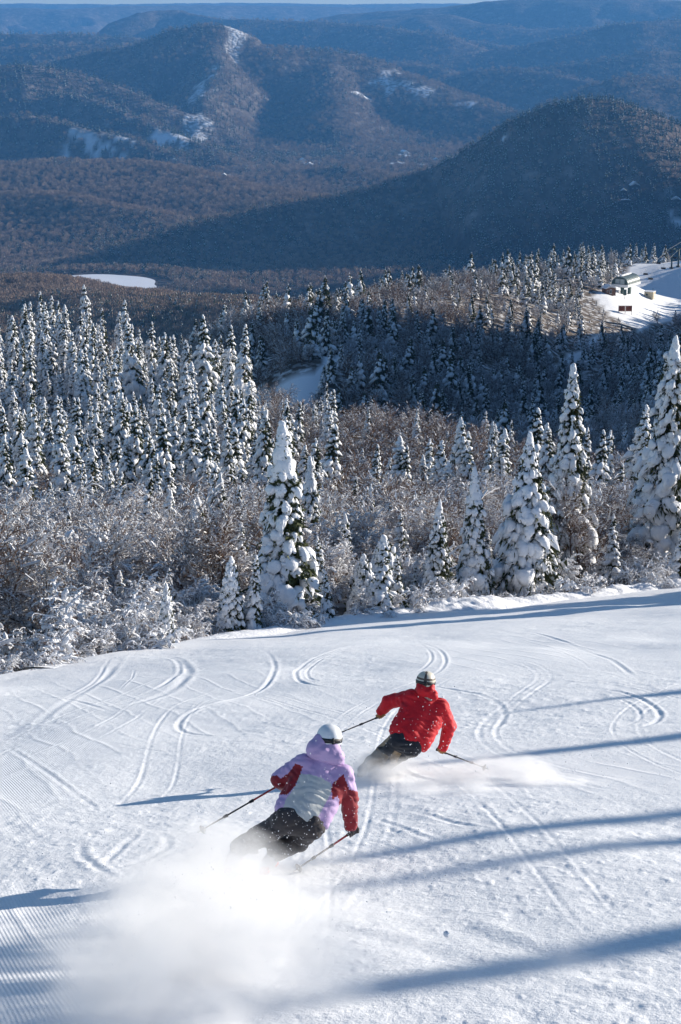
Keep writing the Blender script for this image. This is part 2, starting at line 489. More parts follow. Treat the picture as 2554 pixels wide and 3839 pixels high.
# ------------------------------------------------------------------ far valley and mountains: ridges over a valley floor
FLOOR = -556.0
RIDGES = [  # ([(u, v, distance)...], near slope, far slope, rounding)
    # unseen mountain added out of frame at right to put the valley in shadow
    ([(1280, 3250, -170, 0), (1650, 3800, 40, 0), (2050, 4400, 145, 0), (2500, 4900, 155, 0), (3000, 5400, 120, 0)], .62, .6, 60),
    # low brown hill in front of the lake
    ([(-160, 274, 2500), (-60, 279, 2400), (0, 283, 2330), (48, 290, 2240), (110, 299, 2120), (165, 303, 2000), (230, 310, 1880), (300, 324, 1760)], .20, .30, 60),
    # dark hill at right with its long spur
    ([(860, 128, 4700), (760, 116, 4550), (681, 124, 4450), (651, 110, 4400), (618, 100, 4350), (592, 99, 4330), (565, 105, 4330), (530, 122, 4380), (500, 140, 4420), (456, 169, 4450), (390, 191, 4380), (326, 201, 4280), (208, 223, 4100), (87, 256, 3950), (10, 274, 3880)], .48, .45, 45),
    # low lit hill behind the lake, at left
    ([(-160, 172, 5600), (-40, 166, 5500), (60, 162, 5400), (120, 163, 5300), (180, 172, 5150), (240, 183, 5000), (290, 192, 4850), (330, 197, 4720)], .10, .3, 60),
    # left dark mountain
    ([(-200, 70, 7000), (-90, 74, 7100), (-20, 66, 7150), (25, 63, 7200), (60, 66, 7250), (90, 76, 7250), (125, 92, 7200), (165, 107, 7150), (215, 128, 7050), (250, 150, 6950)], .42, .5, 80),
    # main peak
    ([(-60, 92, 9200), (20, 77, 9000), (65, 62, 8800), (105, 50, 8650), (140, 42, 8600), (168, 29, 8550), (190, 26, 8500), (212, 26, 8500), (235, 33, 8450), (250, 46, 8400), (300, 49, 8500), (340, 53, 8500), (372, 60, 8400), (392, 72, 8250), (430, 86, 8000), (480, 105, 7700), (520, 122, 7450)], .36, .5, 190),
    # spur of the main peak coming forward with the cliffs
    ([(205, 38, 8400), (222, 64, 7950), (222, 80, 7650), (205, 100, 7350), (196, 125, 7050), (192, 145, 6850)], .5, .5, 60),
    ([(330, 55, 8450), (345, 105, 7500), (352, 128, 7100), (360, 148, 6900)], .38, .45, 90),
    # knoll in the valley, centre
    ([(300, 172, 5800), (330, 169, 5850), (352, 168, 5800), (380, 176, 5650), (430, 186, 5400)], .3, .35, 30),
    # right middle hills
    ([(900, 100, 7600), (760, 88, 7700), (681, 80, 7700), (640, 77, 7700), (617, 78, 7650), (580, 90, 7600), (543, 102, 7500), (515, 112, 7450), (488, 122, 7400)], .34, .5, 70),
    ([(420, 86, 9400), (452, 76, 9300), (480, 71, 9250), (515, 70, 9200), (547, 73, 9150), (585, 83, 9000)], .36, .5, 60),
    ([(1000, 5, 11600), (840, 10, 11500), (750, 16, 11400), (681, 20, 11300), (640, 21, 11200), (608, 24, 11200), (575, 34, 11100), (520, 46, 11000), (470, 55, 10900), (435, 60, 10800)], .36, .5, 100),
    ([(-60, 120, 6500), (20, 116, 6450), (80, 128, 6350), (130, 142, 6250), (170, 156, 6150)], .5, .45, 50),
    ([(70, 92, 7000), (110, 110, 6850), (160, 128, 6750), (205, 146, 6600)], .5, .45, 50),
    ([(400, 62, 9900), (440, 66, 9800), (470, 84, 9500), (500, 96, 9200)], .4, .5, 70),
    ([(700, 50, 9800), (640, 52, 9700), (590, 60, 9600), (550, 68, 9600)], .4, .5, 80),
    ([(470, 40, 12300), (500, 44, 12000), (540, 54, 11600)], .4, .5, 80),
    ([(230, 186, 5200), (270, 196, 5000), (310, 204, 4800)], .3, .4, 30),
    ([(-60, 200, 4700), (20, 196, 4700), (80, 200, 4600), (150, 214, 4450)], .22, .3, 40),
    ([(40, 150, 6300), (120, 150, 6300), (220, 152, 6200)], .3, .4, 30),
    # far left hills
    ([(-150, 28, 11500), (-40, 32, 11200), (30, 34, 11000), (90, 33, 11000), (150, 40, 10800), (230, 43, 10700)], .3, .4, 100),
    ([(-60, 53, 9900), (0, 50, 9900), (60, 45, 9900), (110, 44, 9900), (150, 47, 9900)], .3, .4, 80),
    # mesa
    ([(118, 21, 13600), (140, 12, 13700), (155, 10, 13800), (185, 10, 13800), (200, 14, 13700), (225, 18, 13500), (262, 19, 13200)], .45, .5, 60),
    ([(228, 32, 12300), (250, 22, 12200), (280, 20, 12200), (330, 22, 12000), (390, 26, 11800), (440, 34, 11500)], .28, .4, 110),
    # far right
    ([(330, 17, 15200), (380, 11, 15200), (430, 8, 15000), (470, 3, 15000), (520, -1, 14900), (600, -2, 14800), (681, 0, 14700), (800, -3, 14600)], .26, .4, 150),
    ([(360, 20, 13900), (410, 15, 13900), (445, 14, 13800), (480, 22, 13600), (540, 30, 13300), (600, 26, 13200), (681, 22, 13000)], .22, .4, 120),
    # horizon
    ([(-300, 8, 20000), (-100, 6, 20000), (0, 7, 19500), (60, 9, 19500), (120, 6, 20000), (200, 5, 20500), (280, 6, 21000), (360, 7, 21500), (440, 6, 22000), (520, 4, 22000), (681, 3, 22000), (900, 2, 21500)], .2, .3, 200),
    ([(-200, 3.5, 24500), (0, 3.2, 25000), (120, 4.0, 25000), (230, 2.6, 25500), (330, 3.9, 25500), (430, 3.2, 25500), (681, 2.8, 25500), (900, 2, 25500)], .2, .3, 200),
]
def far_z(x, y):
    x = np.asarray(x, float); y = np.asarray(y, float)
    wx = x + 90 * fbm(x / 700., y / 700., 3, 31); wy = y + 90 * fbm(x / 700. + 9, y / 700. - 5, 3, 32)
    base = FLOOR + 22 * fbm(x / 900., y / 900., 3, 21) + 0.012 * np.clip(y - 9000, 0, None)
    acc = base.copy()
    gul = np.abs(fbm(x / 420., y / 420., 4, 41))
    for pts, kn, kf, wd in RIDGES:
        P = np.array([at(*p[:3]) if len(p) == 3 else p[:3] for p in pts], float)
        bd = np.full(x.shape, 1e12); bz = np.zeros(x.shape); by = np.zeros(x.shape)
        px = wx if P[0][1] > 3000 else x; py = wy if P[0][1] > 3000 else y
        for a, b in zip(P[:-1], P[1:]):
            dx, dy = b[0] - a[0], b[1] - a[1]
            t = np.clip(((px - a[0]) * dx + (py - a[1]) * dy) / (dx * dx + dy * dy), 0, 1)
            qx, qy = px - (a[0] + t * dx), py - (a[1] + t * dy)
            d = np.hypot(qx, qy)
            m = d < bd
            bd = np.where(m, d, bd); bz = np.where(m, a[2] + t * (b[2] - a[2]), bz); by = np.where(m, qy, by)
        k = (kf + (kn - kf) * sstep(200, -200, by)) * (1.25 if P[0][1] > 4000 else 1.0)
        h = bz - (np.sqrt((k * bd) ** 2 + wd * wd * .25) - wd * .5)
        # hillsides flatten towards the valley
        rel = np.clip((h - base) / np.maximum(bz - base, 1.0), -1, 1)
        h = h - (0.16 * (bz - base)) * np.clip(rel, 0, 1) * (1 - np.clip(rel, 0, 1)) * 2.0
        h = h - np.clip(bd / 700., 0, 1) * gul * np.clip(bz - base, 0, 300) * 0.55
        s = 14.0
        mxx = np.maximum(acc, h)
        acc = mxx + s * np.log1p(np.exp(-np.abs(acc - h) / s))
    acc = acc + np.clip((acc - base) / 60, 0, 1) * 9 * fbm(x / 160., y / 160., 3, 51)
    # the lake's flat
    lx, ly = LAKE_C
    q = ((x - lx) / 260.) ** 2 + ((y - ly) / 230.) ** 2
    w = sstep(1.6, 0.9, q)
    acc = acc * (1 - w) + (LAKE_Z - 3.0) * w
    return acc
_lk = at(90, 283.5, 3480)
LAKE_C = (_lk[0], _lk[1]); LAKE_Z = _lk[2]
far = Fan(np.geomspace(1250, 27500, 620), np.linspace(-0.30, 0.62, 430), far_z)

# bare rock, slide paths and open snow on the far hills
PATCH = [  # (u, v, Y, radius_x, radius_y(ahead), kind)
    (210, 76, 7500, 22, 160, 1), (203, 86, 7400, 30, 120, 1), (194, 96, 7250, 25, 90, 1), (198, 128, 6950, 45, 150, 1), (188, 140, 6850, 30, 80, 1),
    (388, 78, 8150, 55, 120, 1), (400, 84, 8100, 60, 60, 1), (420, 90, 8000, 55, 50, 1), (236, 40, 8350, 35, 120, 1), (165, 140, 6850, 60, 40, 2),
    (100, 135, 6900, 90, 120, 3), (622, 192, 3850, 12, 25, 3), (672, 207, 3600, 20, 40, 3),
    (465, 104, 7450, 55, 30, 2), (503, 138, 4420, 18, 20, 2), (305, 163, 6200, 30, 40, 2), (400, 163, 6200, 40, 30, 2), (225, 177, 5750, 16, 60, 2), (404, 154, 6500, 20, 70, 2), (332, 194, 4800, 45, 14, 2), (362, 95, 7900, 30, 40, 2),
]
rock = np.zeros(far.X.shape); open_ = np.zeros(far.X.shape)
_pn = fbm(far.X / 40., far.Y / 70., 4, 61) * 1.7
for u, v, Y, rx, ry, kd in PATCH:
    c = at(u, v, Y)
    # settle the patch on the ground that this line of sight really meets
    a_, b_ = ray(u, v)
    yy = np.geomspace(Y * .8, Y * 1.2, 500)
    dd = b_ * yy - far.z(a_ * yy, yy)
    s_ = np.where((dd[:-1] > 0) & (dd[1:] <= 0))[0]
    if len(s_): c = np.array([a_ * yy[s_[0]], yy[s_[0]], 0])
    q = np.hypot((far.X - c[0]) / rx, (far.Y - c[1]) / ry) + _pn * 0.9
    w = sstep(1.15, 0.75, q)
    if kd == 1: rock = np.maximum(rock, w)
    elif kd == 2: open_ = np.maximum(open_, w)
    else: open_ = np.maximum(open_, w * sstep(-.1, .3, fbm(far.X / 30., far.Y / 30., 2, 62)) * .8)

def far_mat():
    m = mat_new('winter_forest_floor', (0.1, 0.08, 0.07), 0.9, 0.05)
    nt = m.node_tree; N = nt.nodes; L = nt.links; b = N['Principled BSDF']
    geo = N.new('ShaderNodeNewGeometry')
    n1 = N.new('ShaderNodeTexNoise'); n1.inputs['Scale'].default_value = 0.02; n1.inputs['Detail'].default_value = 8; n1.inputs['Roughness'].default_value = .7
    L.new(geo.outputs['Position'], n1.inputs['Vector'])
    cr = N.new('ShaderNodeValToRGB')
    cr.color_ramp.elements[0].position = .35; cr.color_ramp.elements[0].color = (.05, .045, .04, 1)
    cr.color_ramp.elements[1].position = .75; cr.color_ramp.elements[1].color = (.34, .31, .30, 1)
    e = cr.color_ramp.elements.new(.55); e.color = (.13, .105, .09, 1)
    L.new(n1.outputs[0], cr.inputs[0])
    def mixin(prev, name, colr):
        a = N.new('ShaderNodeAttribute'); a.attribute_name = name
        mx = N.new('ShaderNodeMix'); mx.data_type = 'RGBA'
        L.new(a.outputs['Fac'], mx.inputs[0]); L.new(prev, mx.inputs[6])
        if isinstance(colr, tuple): mx.inputs[7].default_value = (*colr, 1)
        else: L.new(colr, mx.inputs[7])
        return mx.outputs[2]
    n2 = N.new('ShaderNodeTexNoise'); n2.inputs['Scale'].default_value = 0.06; n2.inputs['Detail'].default_value = 5
    L.new(geo.outputs['Position'], n2.inputs['Vector'])
    c2 = N.new('ShaderNodeValToRGB')
    c2.color_ramp.elements[0].position = .4; c2.color_ramp.elements[0].color = (.22, .19, .17, 1)
    c2.color_ramp.elements[1].position = .6; c2.color_ramp.elements[1].color = (.75, .76, .78, 1)
    L.new(n2.outputs[0], c2.inputs[0])
    o = mixin(cr.outputs[0], 'rock', c2.outputs[0])
    o = mixin(o, 'open', (.82, .84, .88))
    L.new(o, b.inputs['Base Color'])
    bp = N.new('ShaderNodeBump'); bp.inputs['Distance'].default_value = 18.0; bp.inputs['Strength'].default_value = 0.5
    L.new(n2.outputs[0], bp.inputs['Height']); L.new(bp.outputs[0], b.inputs['Normal'])
    return m
M_FAR = far_mat()
tag(link('hills', mesh_np('hills', far.verts(), far.faces(), M_FAR, attrs={'rock': rock.ravel(), 'open': open_.ravel()})), kind='structure')

# frozen lake
an = np.linspace(0, 2 * np.pi, 72, endpoint=False)
rr = 1 + 0.10 * vnoise(np.cos(an) * 2 + 5, np.sin(an) * 2, 71)
V = np.c_[LAKE_C[0] + 128 * rr * np.cos(an), LAKE_C[1] + 120 * rr * np.sin(an), np.full(72, LAKE_Z)]
V = np.concatenate([V, [[LAKE_C[0], LAKE_C[1], LAKE_Z]]])
M_LAKE = vary(mat_new('snow_on_ice', SNOW_C, .8, .1), (.80, .83, .88), (.88, .89, .92), 0.01)
tag(link('lake', mesh_np('lake', V, np.array([[72, i, (i + 1) % 72] for i in range(72)]), M_LAKE)), kind='structure')
# ------------------------------------------------------------------ air
HAZE = 4.3e-5
hz = MB(); hz.box((2500, 13800, -235), (26000, 28400, 844))
M_HAZE = bpy.data.materials.new('haze_air'); M_HAZE.use_nodes = True
_n = M_HAZE.node_tree.nodes; _n.clear()
_o = _n.new('ShaderNodeOutputMaterial'); _v = _n.new('ShaderNodeVolumePrincipled')
_v.inputs['Color'].default_value = (0.13, 0.42, 0.92, 1)
_v.inputs['Density'].default_value = HAZE
_v.inputs['Anisotropy'].default_value = 0.1
M_HAZE.node_tree.links.new(_v.outputs[0], _o.inputs['Volume'])
tag(hz.obj('haze', M_HAZE), kind='stuff')
# ================================================================== groomed run
def plane_hit(px, py):
    """photo point (1568 wide) -> plan point on the run"""
    return plane_at(px / 2.3025, py / 2.3025)

TRACKS = [  # (points in photo pixels, width m, depth m)
    ([(1095, 1462), (1000, 1468), (960, 1480), (1005, 1500), (1025, 1525), (1012, 1550), (960, 1575), (880, 1598), (760, 1625)], .09, .05),
    ([(930, 1470), (965, 1487), (990, 1510), (992, 1530), (970, 1548), (925, 1562)], .08, .04),
    ([(900, 1480), (840, 1492), (740, 1518), (688, 1545), (682, 1560), (700, 1576), (760, 1588), (860, 1594)], .10, .05),
    ([(860, 1494), (770, 1516), (716, 1540), (708, 1556), (735, 1572), (830, 1578)], .08, .045),
    ([(560, 1487), (600, 1500), (626, 1522), (632, 1548), (608, 1580), (540, 1610), (450, 1635), (418, 1652), (410, 1664), (428, 1676), (500, 1685), (600, 1692), (720, 1699)], .11, .055),
    ([(330, 1498), (390, 1508), (425, 1530), (433, 1552), (405, 1580), (330, 1610), (230, 1640)], .22, .06),
    ([(360, 1500), (405, 1520), (412, 1545), (385, 1572), (310, 1602)], .12, .05),
    ([(285, 1500), (250, 1540), (200, 1580), (120, 1630), (60, 1680)], .20, .05),
    ([(255, 1505), (215, 1560), (140, 1610)], .10, .04),
    ([(0, 1590), (110, 1600), (190, 1612), (260, 1640)], .12, .04),
    ([(310, 1530), (300, 1560), (270, 1590)], .05, .03),
    ([(1180, 1447), (1250, 1462), (1330, 1488), (1400, 1516), (1450, 1548), (1470, 1560)], .12, .05),
    ([(1150, 1460), (1240, 1482), (1310, 1510), (1370, 1545)], .07, .03),
    ([(1340, 1586), (1420, 1594), (1480, 1608), (1516, 1630), (1515, 1646), (1480, 1662), (1390, 1676)], .11, .055),
    ([(1400, 1600), (1450, 1616), (1475, 1636), (1450, 1656), (1380, 1668)], .08, .03),
    ([(900, 1576), (1010, 1588), (1090, 1600), (1145, 1616), (1160, 1634), (1152, 1655), (1120, 1668)], .12, .05),
    ([(690, 1562), (820, 1566), (1000, 1572), (1200, 1580), (1380, 1592)], .06, .035),
    ([(1000, 1735), (1100, 1742), (1200, 1757), (1300, 1782), (1400, 1806), (1568, 1822)], .10, .04),
    ([(920, 1740), (930, 1770), (1010, 1790), (1080, 1800)], .12, .04),
    ([(240, 1700), (320, 1718), (430, 1728), (600, 1734)], .08, .03),
    ([(0, 1700), (90, 1760), (190, 1830), (240, 1870)], .10, .03),
    ([(330, 1895), (290, 1930), (255, 1965), (230, 1985)], .10, .04),
    ([(360, 1905), (385, 1920), (378, 1945), (330, 1970), (280, 1985), (210, 2000)], .12, .05),
    ([(190, 1920), (185, 1955), (215, 1985), (290, 2025)], .12, .04),
    ([(830, 1860), (900, 1880), (960, 1905), (1010, 1925)], .10, .025),
    ([(930, 1850), (1000, 1868), (1060, 1885), (1130, 1900)], .10, .03),
    ([(860, 1920), (940, 1945), (1010, 1962)], .07, .03),
    ([(640, 2090), (900, 2150), (1150, 2230), (1400, 2290), (1568, 2310)], .35, .05),
    ([(1000, 2090), (1200, 2170), (1500, 2230)], .30, .035),
]
_tg = np.random.default_rng(41)
def _arc_tracks():
    """older, softer turns of earlier skiers, running down the whole run in linked S shapes, always as a pair"""
    out = []
    for i in range(11):
        x0 = _tg.uniform(-9, 9); amp = _tg.uniform(.8, 2.6); per = _tg.uniform(26, 55); ph = _tg.uniform(0, 6.28); sk = _tg.uniform(-.25, .3)
        y0 = _tg.uniform(9, 22); y1 = y0 + _tg.uniform(18, 36)
        yy = np.arange(y0, y1, 1.3)
        for o in (0, _tg.uniform(.22, .5)):
            P = [(x0 + sk * (q - y0) + amp * math.sin(q / per * 6.28 + ph) + o, q) for q in yy]
            out.append((P, _tg.uniform(.05, .09), _tg.uniform(.012, .026)))
    return out
ARCS = _arc_tracks()
CORD = [(-20, 1790, 160, 90, 1.0), (60, 2180, 170, 170, 1.0), (260, 1600, 260, 60, .8), (500, 1570, 160, 50, .5), (1200, 1500, 330, 50, .7), (560, 1640, 330, 60, .5), (1050, 1760, 190, 50, 1.0), (1420, 1770, 170, 50, .7), (1400, 1540, 200, 70, .3), (150, 1700, 160, 40, .7), (800, 1640, 100, 40, .5)]
ks = np.unique(np.concatenate([np.linspace(-.55, -.235, 30), np.linspace(-.235, .235, 760), np.linspace(.235, 1.3, 90)]))
ys = np.unique(np.concatenate([np.geomspace(4, 9.5, 30), np.geomspace(9.5, 62, 900), np.geomspace(62, 190, 200)]))
def piste_full(x, y):
    z = piste_z(x, y)
    sd = edge_sd(x, y)
    # combed edge and the roll-over beyond it
    q_ = np.minimum(sd + .8, 0)
    z = z + np.where(q_ < 0, -(q_ ** 2) * .12 + q_ * .35, 0) - .10 * np.exp(-np.clip(sd, 0, None) / 2.0) * sstep(60, 40, y)
    near = sstep(45, 12, y)
    cord = np.zeros(x.shape)
    for px, py, sx, sy, w in CORD:
        c0 = plane_hit(px, py); c1 = plane_hit(px + sx, py); c2 = plane_hit(px, py + sy)
        q = ((x - c0[0] - (y - c0[1]) * (c2[0] - c0[0]) / (c2[1] - c0[1] + 1e-9)) / (c1[0] - c0[0])) ** 2 + ((y - c0[1]) / (c2[1] - c0[1])) ** 2
        cord = np.maximum(cord, w * np.exp(-q * 1.2))
    cord = np.clip(cord * (1.25 + .9 * fbm(x / 1.1, y / 1.5, 3, 104)), 0, 1)
    z = z + .020 * fbm(x * .9, y * .7, 3, 101) * (1 - .6 * cord)
    chop = (1 - .85 * cord) * (.35 + .65 * sstep(-.3, .4, fbm(x * .3, y * .22, 3, 105))) * sstep(70, 30, y)
    z = z + chop * (.013 * fbm(x * 4.2, y * 3.2, 3, 102) + .018 * np.clip(fbm(x * 8.5, y * 7.0, 2, 103) - .28, 0, 1))
    tr = np.zeros(x.shape)
    for pts, w, d in [([plane_hit(*p) for p in t[0]], t[1], t[2]) for t in TRACKS] + ARCS:
        P = np.array(pts)
        # Catmull-Rom through the points
        Q = []
        E = np.concatenate([[2 * P[0] - P[1]], P, [2 * P[-1] - P[-2]]])
        for i in range(len(P) - 1):
            for t in np.linspace(0, 1, 9 if len(P) < 12 else 4)[:-1]:
                a, b, c, e = E[i], E[i + 1], E[i + 2], E[i + 3]
                Q.append(.5 * ((2 * b) + (c - a) * t + (2 * a - 5 * b + 4 * c - e) * t * t + (3 * b - a - 3 * c + e) * t ** 3))
        Q = np.array(Q + [P[-1]])
        m = (x > Q[:, 0].min() - .8) & (x < Q[:, 0].max() + .8) & (y > Q[:, 1].min() - .8) & (y < Q[:, 1].max() + .8)
        if not m.any(): continue
        xs, yy = x[m], y[m]
        bd = np.full(xs.shape, 9.0); bs = np.zeros(xs.shape); bt = np.zeros(xs.shape)
        for i in range(len(Q) - 1):
            dx, dy = Q[i + 1] - Q[i]; l2 = dx * dx + dy * dy + 1e-9
            t = np.clip(((xs - Q[i, 0]) * dx + (yy - Q[i, 1]) * dy) / l2, 0, 1)
            ex, ey = xs - Q[i, 0] - t * dx, yy - Q[i, 1] - t * dy
            dd = np.hypot(ex, ey); n = dd < bd
            bd = np.where(n, dd, bd); bs = np.where(n, np.sign(dx * ey - dy * ex), bs); bt = np.where(n, (i + t) / (len(Q) - 1), bt)
        fade = sstep(0, .25, bt) * sstep(1, .70, bt) * (.65 + .5 * vnoise(xs * .9, yy * .6, 108))
        s = bd * bs
        jit = 1 + .5 * fbm(xs * 5, yy * 5, 2, 107)
        d = d * .25; w = w * .62
        prof = -d * np.exp(-(s / (w * .6)) ** 2) + d * .75 * np.exp(-((s - w * 1.15) / (w * .55)) ** 2) * jit + d * .35 * np.exp(-((s + w * 1.2) / (w * .5)) ** 2) * jit
        z[m] += prof * fade
        tr[m] = np.maximum(tr[m], fade * np.exp(-(s / (w * 2.0)) ** 2))
    piste_full.cord = np.clip(cord * (1 - tr), 0, 1)
    return z

def piste_mat():
    m = mat_new('groomed_snow', SNOW_C, 0.6, 0.25)
    nt = m.node_tree; N = nt.nodes; L = nt.links; b = N['Principled BSDF']
    geo = N.new('ShaderNodeNewGeometry')
    def math_(op, a, c=None):
        q = N.new('ShaderNodeMath'); q.operation = op
        for i, vv in enumerate((a, c)):
            if vv is None: continue
            if isinstance(vv, (int, float)): q.inputs[i].default_value = vv
            else: L.new(vv, q.inputs[i])
        return q.outputs[0]
    def nz(scale, det, rough=.5):
        q = N.new('ShaderNodeTexNoise'); q.inputs['Scale'].default_value = scale; q.inputs['Detail'].default_value = det; q.inputs['Roughness'].default_value = rough
        L.new(geo.outputs['Position'], q.inputs['Vector']); return q.outputs[0]
    dp = N.new('ShaderNodeVectorMath'); dp.operation = 'DOT_PRODUCT'
    L.new(geo.outputs['Position'], dp.inputs[0]); dp.inputs[1].default_value = (0.957, 0.29, 0)     # across the comb lines
    ph = math_('ADD', math_('MULTIPLY', dp.outputs['Value'], 2 * math.pi / .034), math_('MULTIPLY', nz(.5, 2), 10.0))
    ridge = math_('SINE', ph)
    seam = math_('POWER', math_('ABSOLUTE', math_('SINE', math_('ADD', math_('MULTIPLY', dp.outputs['Value'], math.pi / .62), math_('MULTIPLY', nz(.25, 2), 4.0)))), 40.0)
    ca = N.new('ShaderNodeAttribute'); ca.attribute_name = 'cord'
    grain = nz(55, 3, .7); grain2 = nz(14, 4, .65)
    hgt = math_('ADD', math_('MULTIPLY', math_('MULTIPLY', ridge, ca.outputs['Fac']), math_('MULTIPLY', nz(1.7, 3), .0030)),
                math_('ADD', math_('MULTIPLY', grain, .006), math_('MULTIPLY', grain2, math_('ADD', .018, math_('MULTIPLY', ca.outputs['Fac'], -.013)))))
    hgt = math_('ADD', hgt, math_('MULTIPLY', math_('MULTIPLY', seam, ca.outputs['Fac']), .010))
    bp = N.new('ShaderNodeBump'); bp.inputs['Strength'].default_value = .8; bp.inputs['Distance'].default_value = 1.0
    L.new(hgt, bp.inputs['Height']); L.new(bp.outputs[0], b.inputs['Normal'])
    mx = N.new('ShaderNodeMix'); mx.data_type = 'RGBA'
    mx.inputs[6].default_value = (.82, .84, .87, 1); mx.inputs[7].default_value = (.90, .91, .93, 1)
    L.new(nz(.8, 5, .6), mx.inputs[0]); L.new(mx.outputs[2], b.inputs['Base Color'])
    return m
M_PISTE = piste_mat()
pf = Fan(ys, ks, piste_full)
keep = (edge_sd(pf.X, pf.Y) > -7).ravel()
pfc = pf.faces(); pfc = pfc[keep[pfc].any(1)]
tag(link('ski_run', mesh_np('ski_run', pf.verts(), pfc, M_PISTE, attrs={'cord': piste_full.cord.ravel()})), kind='structure')

def run_z(x, y):
    return float(pf.z(np.array([x]), np.array([y]))[0])

# ploughed bank of lumpy snow along the far edge
def bank():
    S = []; acc = 0
    for a, b in zip(EDGE[5:-1], EDGE[6:]):
        L_ = np.hypot(*(b - a)); n = int(L_ / .10)
        for i in range(n):
            S.append((*(a + (b - a) * i / n), acc + L_ * i / n, *((b - a) / L_)))
        acc += L_
    S = np.array(S)
    c = np.linspace(-1, 1, 22)
    X = S[:, 0][:, None] - (c[None] * 1.25 - 1.0) * -1 * 0; Y = S[:, 1][:, None] + 0 * c[None]
    s = S[:, 2][:, None] + 0 * c[None]
    off = c[None] * 1.15 - 0.75 + .25 * vnoise(s * .25, s * 0, 111)
    nx, ny = S[:, 4][:, None], -S[:, 3][:, None]
    X = S[:, 0][:, None] + nx * off; Y = S[:, 1][:, None] + ny * off
    size = (.02 + .26 * sstep(47, 60, S[:, 1]))[:, None] * (1 + .35 * vnoise(s * .35, s * 0, 112))
    prof = np.clip(1 - np.abs(c[None]) ** 1.7, 0, 1)
    lump = fbm(X * 1.6, Y * 1.6, 3, 113) * .55 + np.abs(fbm(X * 4.5, Y * 4.5, 2, 114)) * .55
    base = plane_z(X, Y)
    Z = base - .24 + prof * (size * (1.0 + .9 * lump) + .12)
    m, n = X.shape
    a = (np.arange(m - 1)[:, None] * n + np.arange(n - 1)[None]).ravel()
    return mesh_np('snow_bank', np.c_[X.ravel(), Y.ravel(), Z.ravel()], np.c_[a, a + 1, a + n + 1, a + n], M_TREESNOW)
tag(link('snow_bank', bank()), kind='structure')
# ================================================================== trees
def blob_noise(P, seed, f=2.0):
    return vnoise(P[:, 0] * f + 3.1 * P[:, 2] * f + seed, P[:, 1] * f - 2.3 * P[:, 2] * f, seed % 97)

def basis(d):
    d = d / (np.linalg.norm(d) + 1e-9)
    s = np.cross(d, [0, 0, 1.0]); n = np.linalg.norm(s)
    s = s / n if n > 1e-4 else np.array([1.0, 0, 0])
    return d, s, np.cross(s, d)

WIND = np.array([-0.9, -0.45, 0.0]); WIND /= np.linalg.norm(WIND)     # the weather side carries most snow

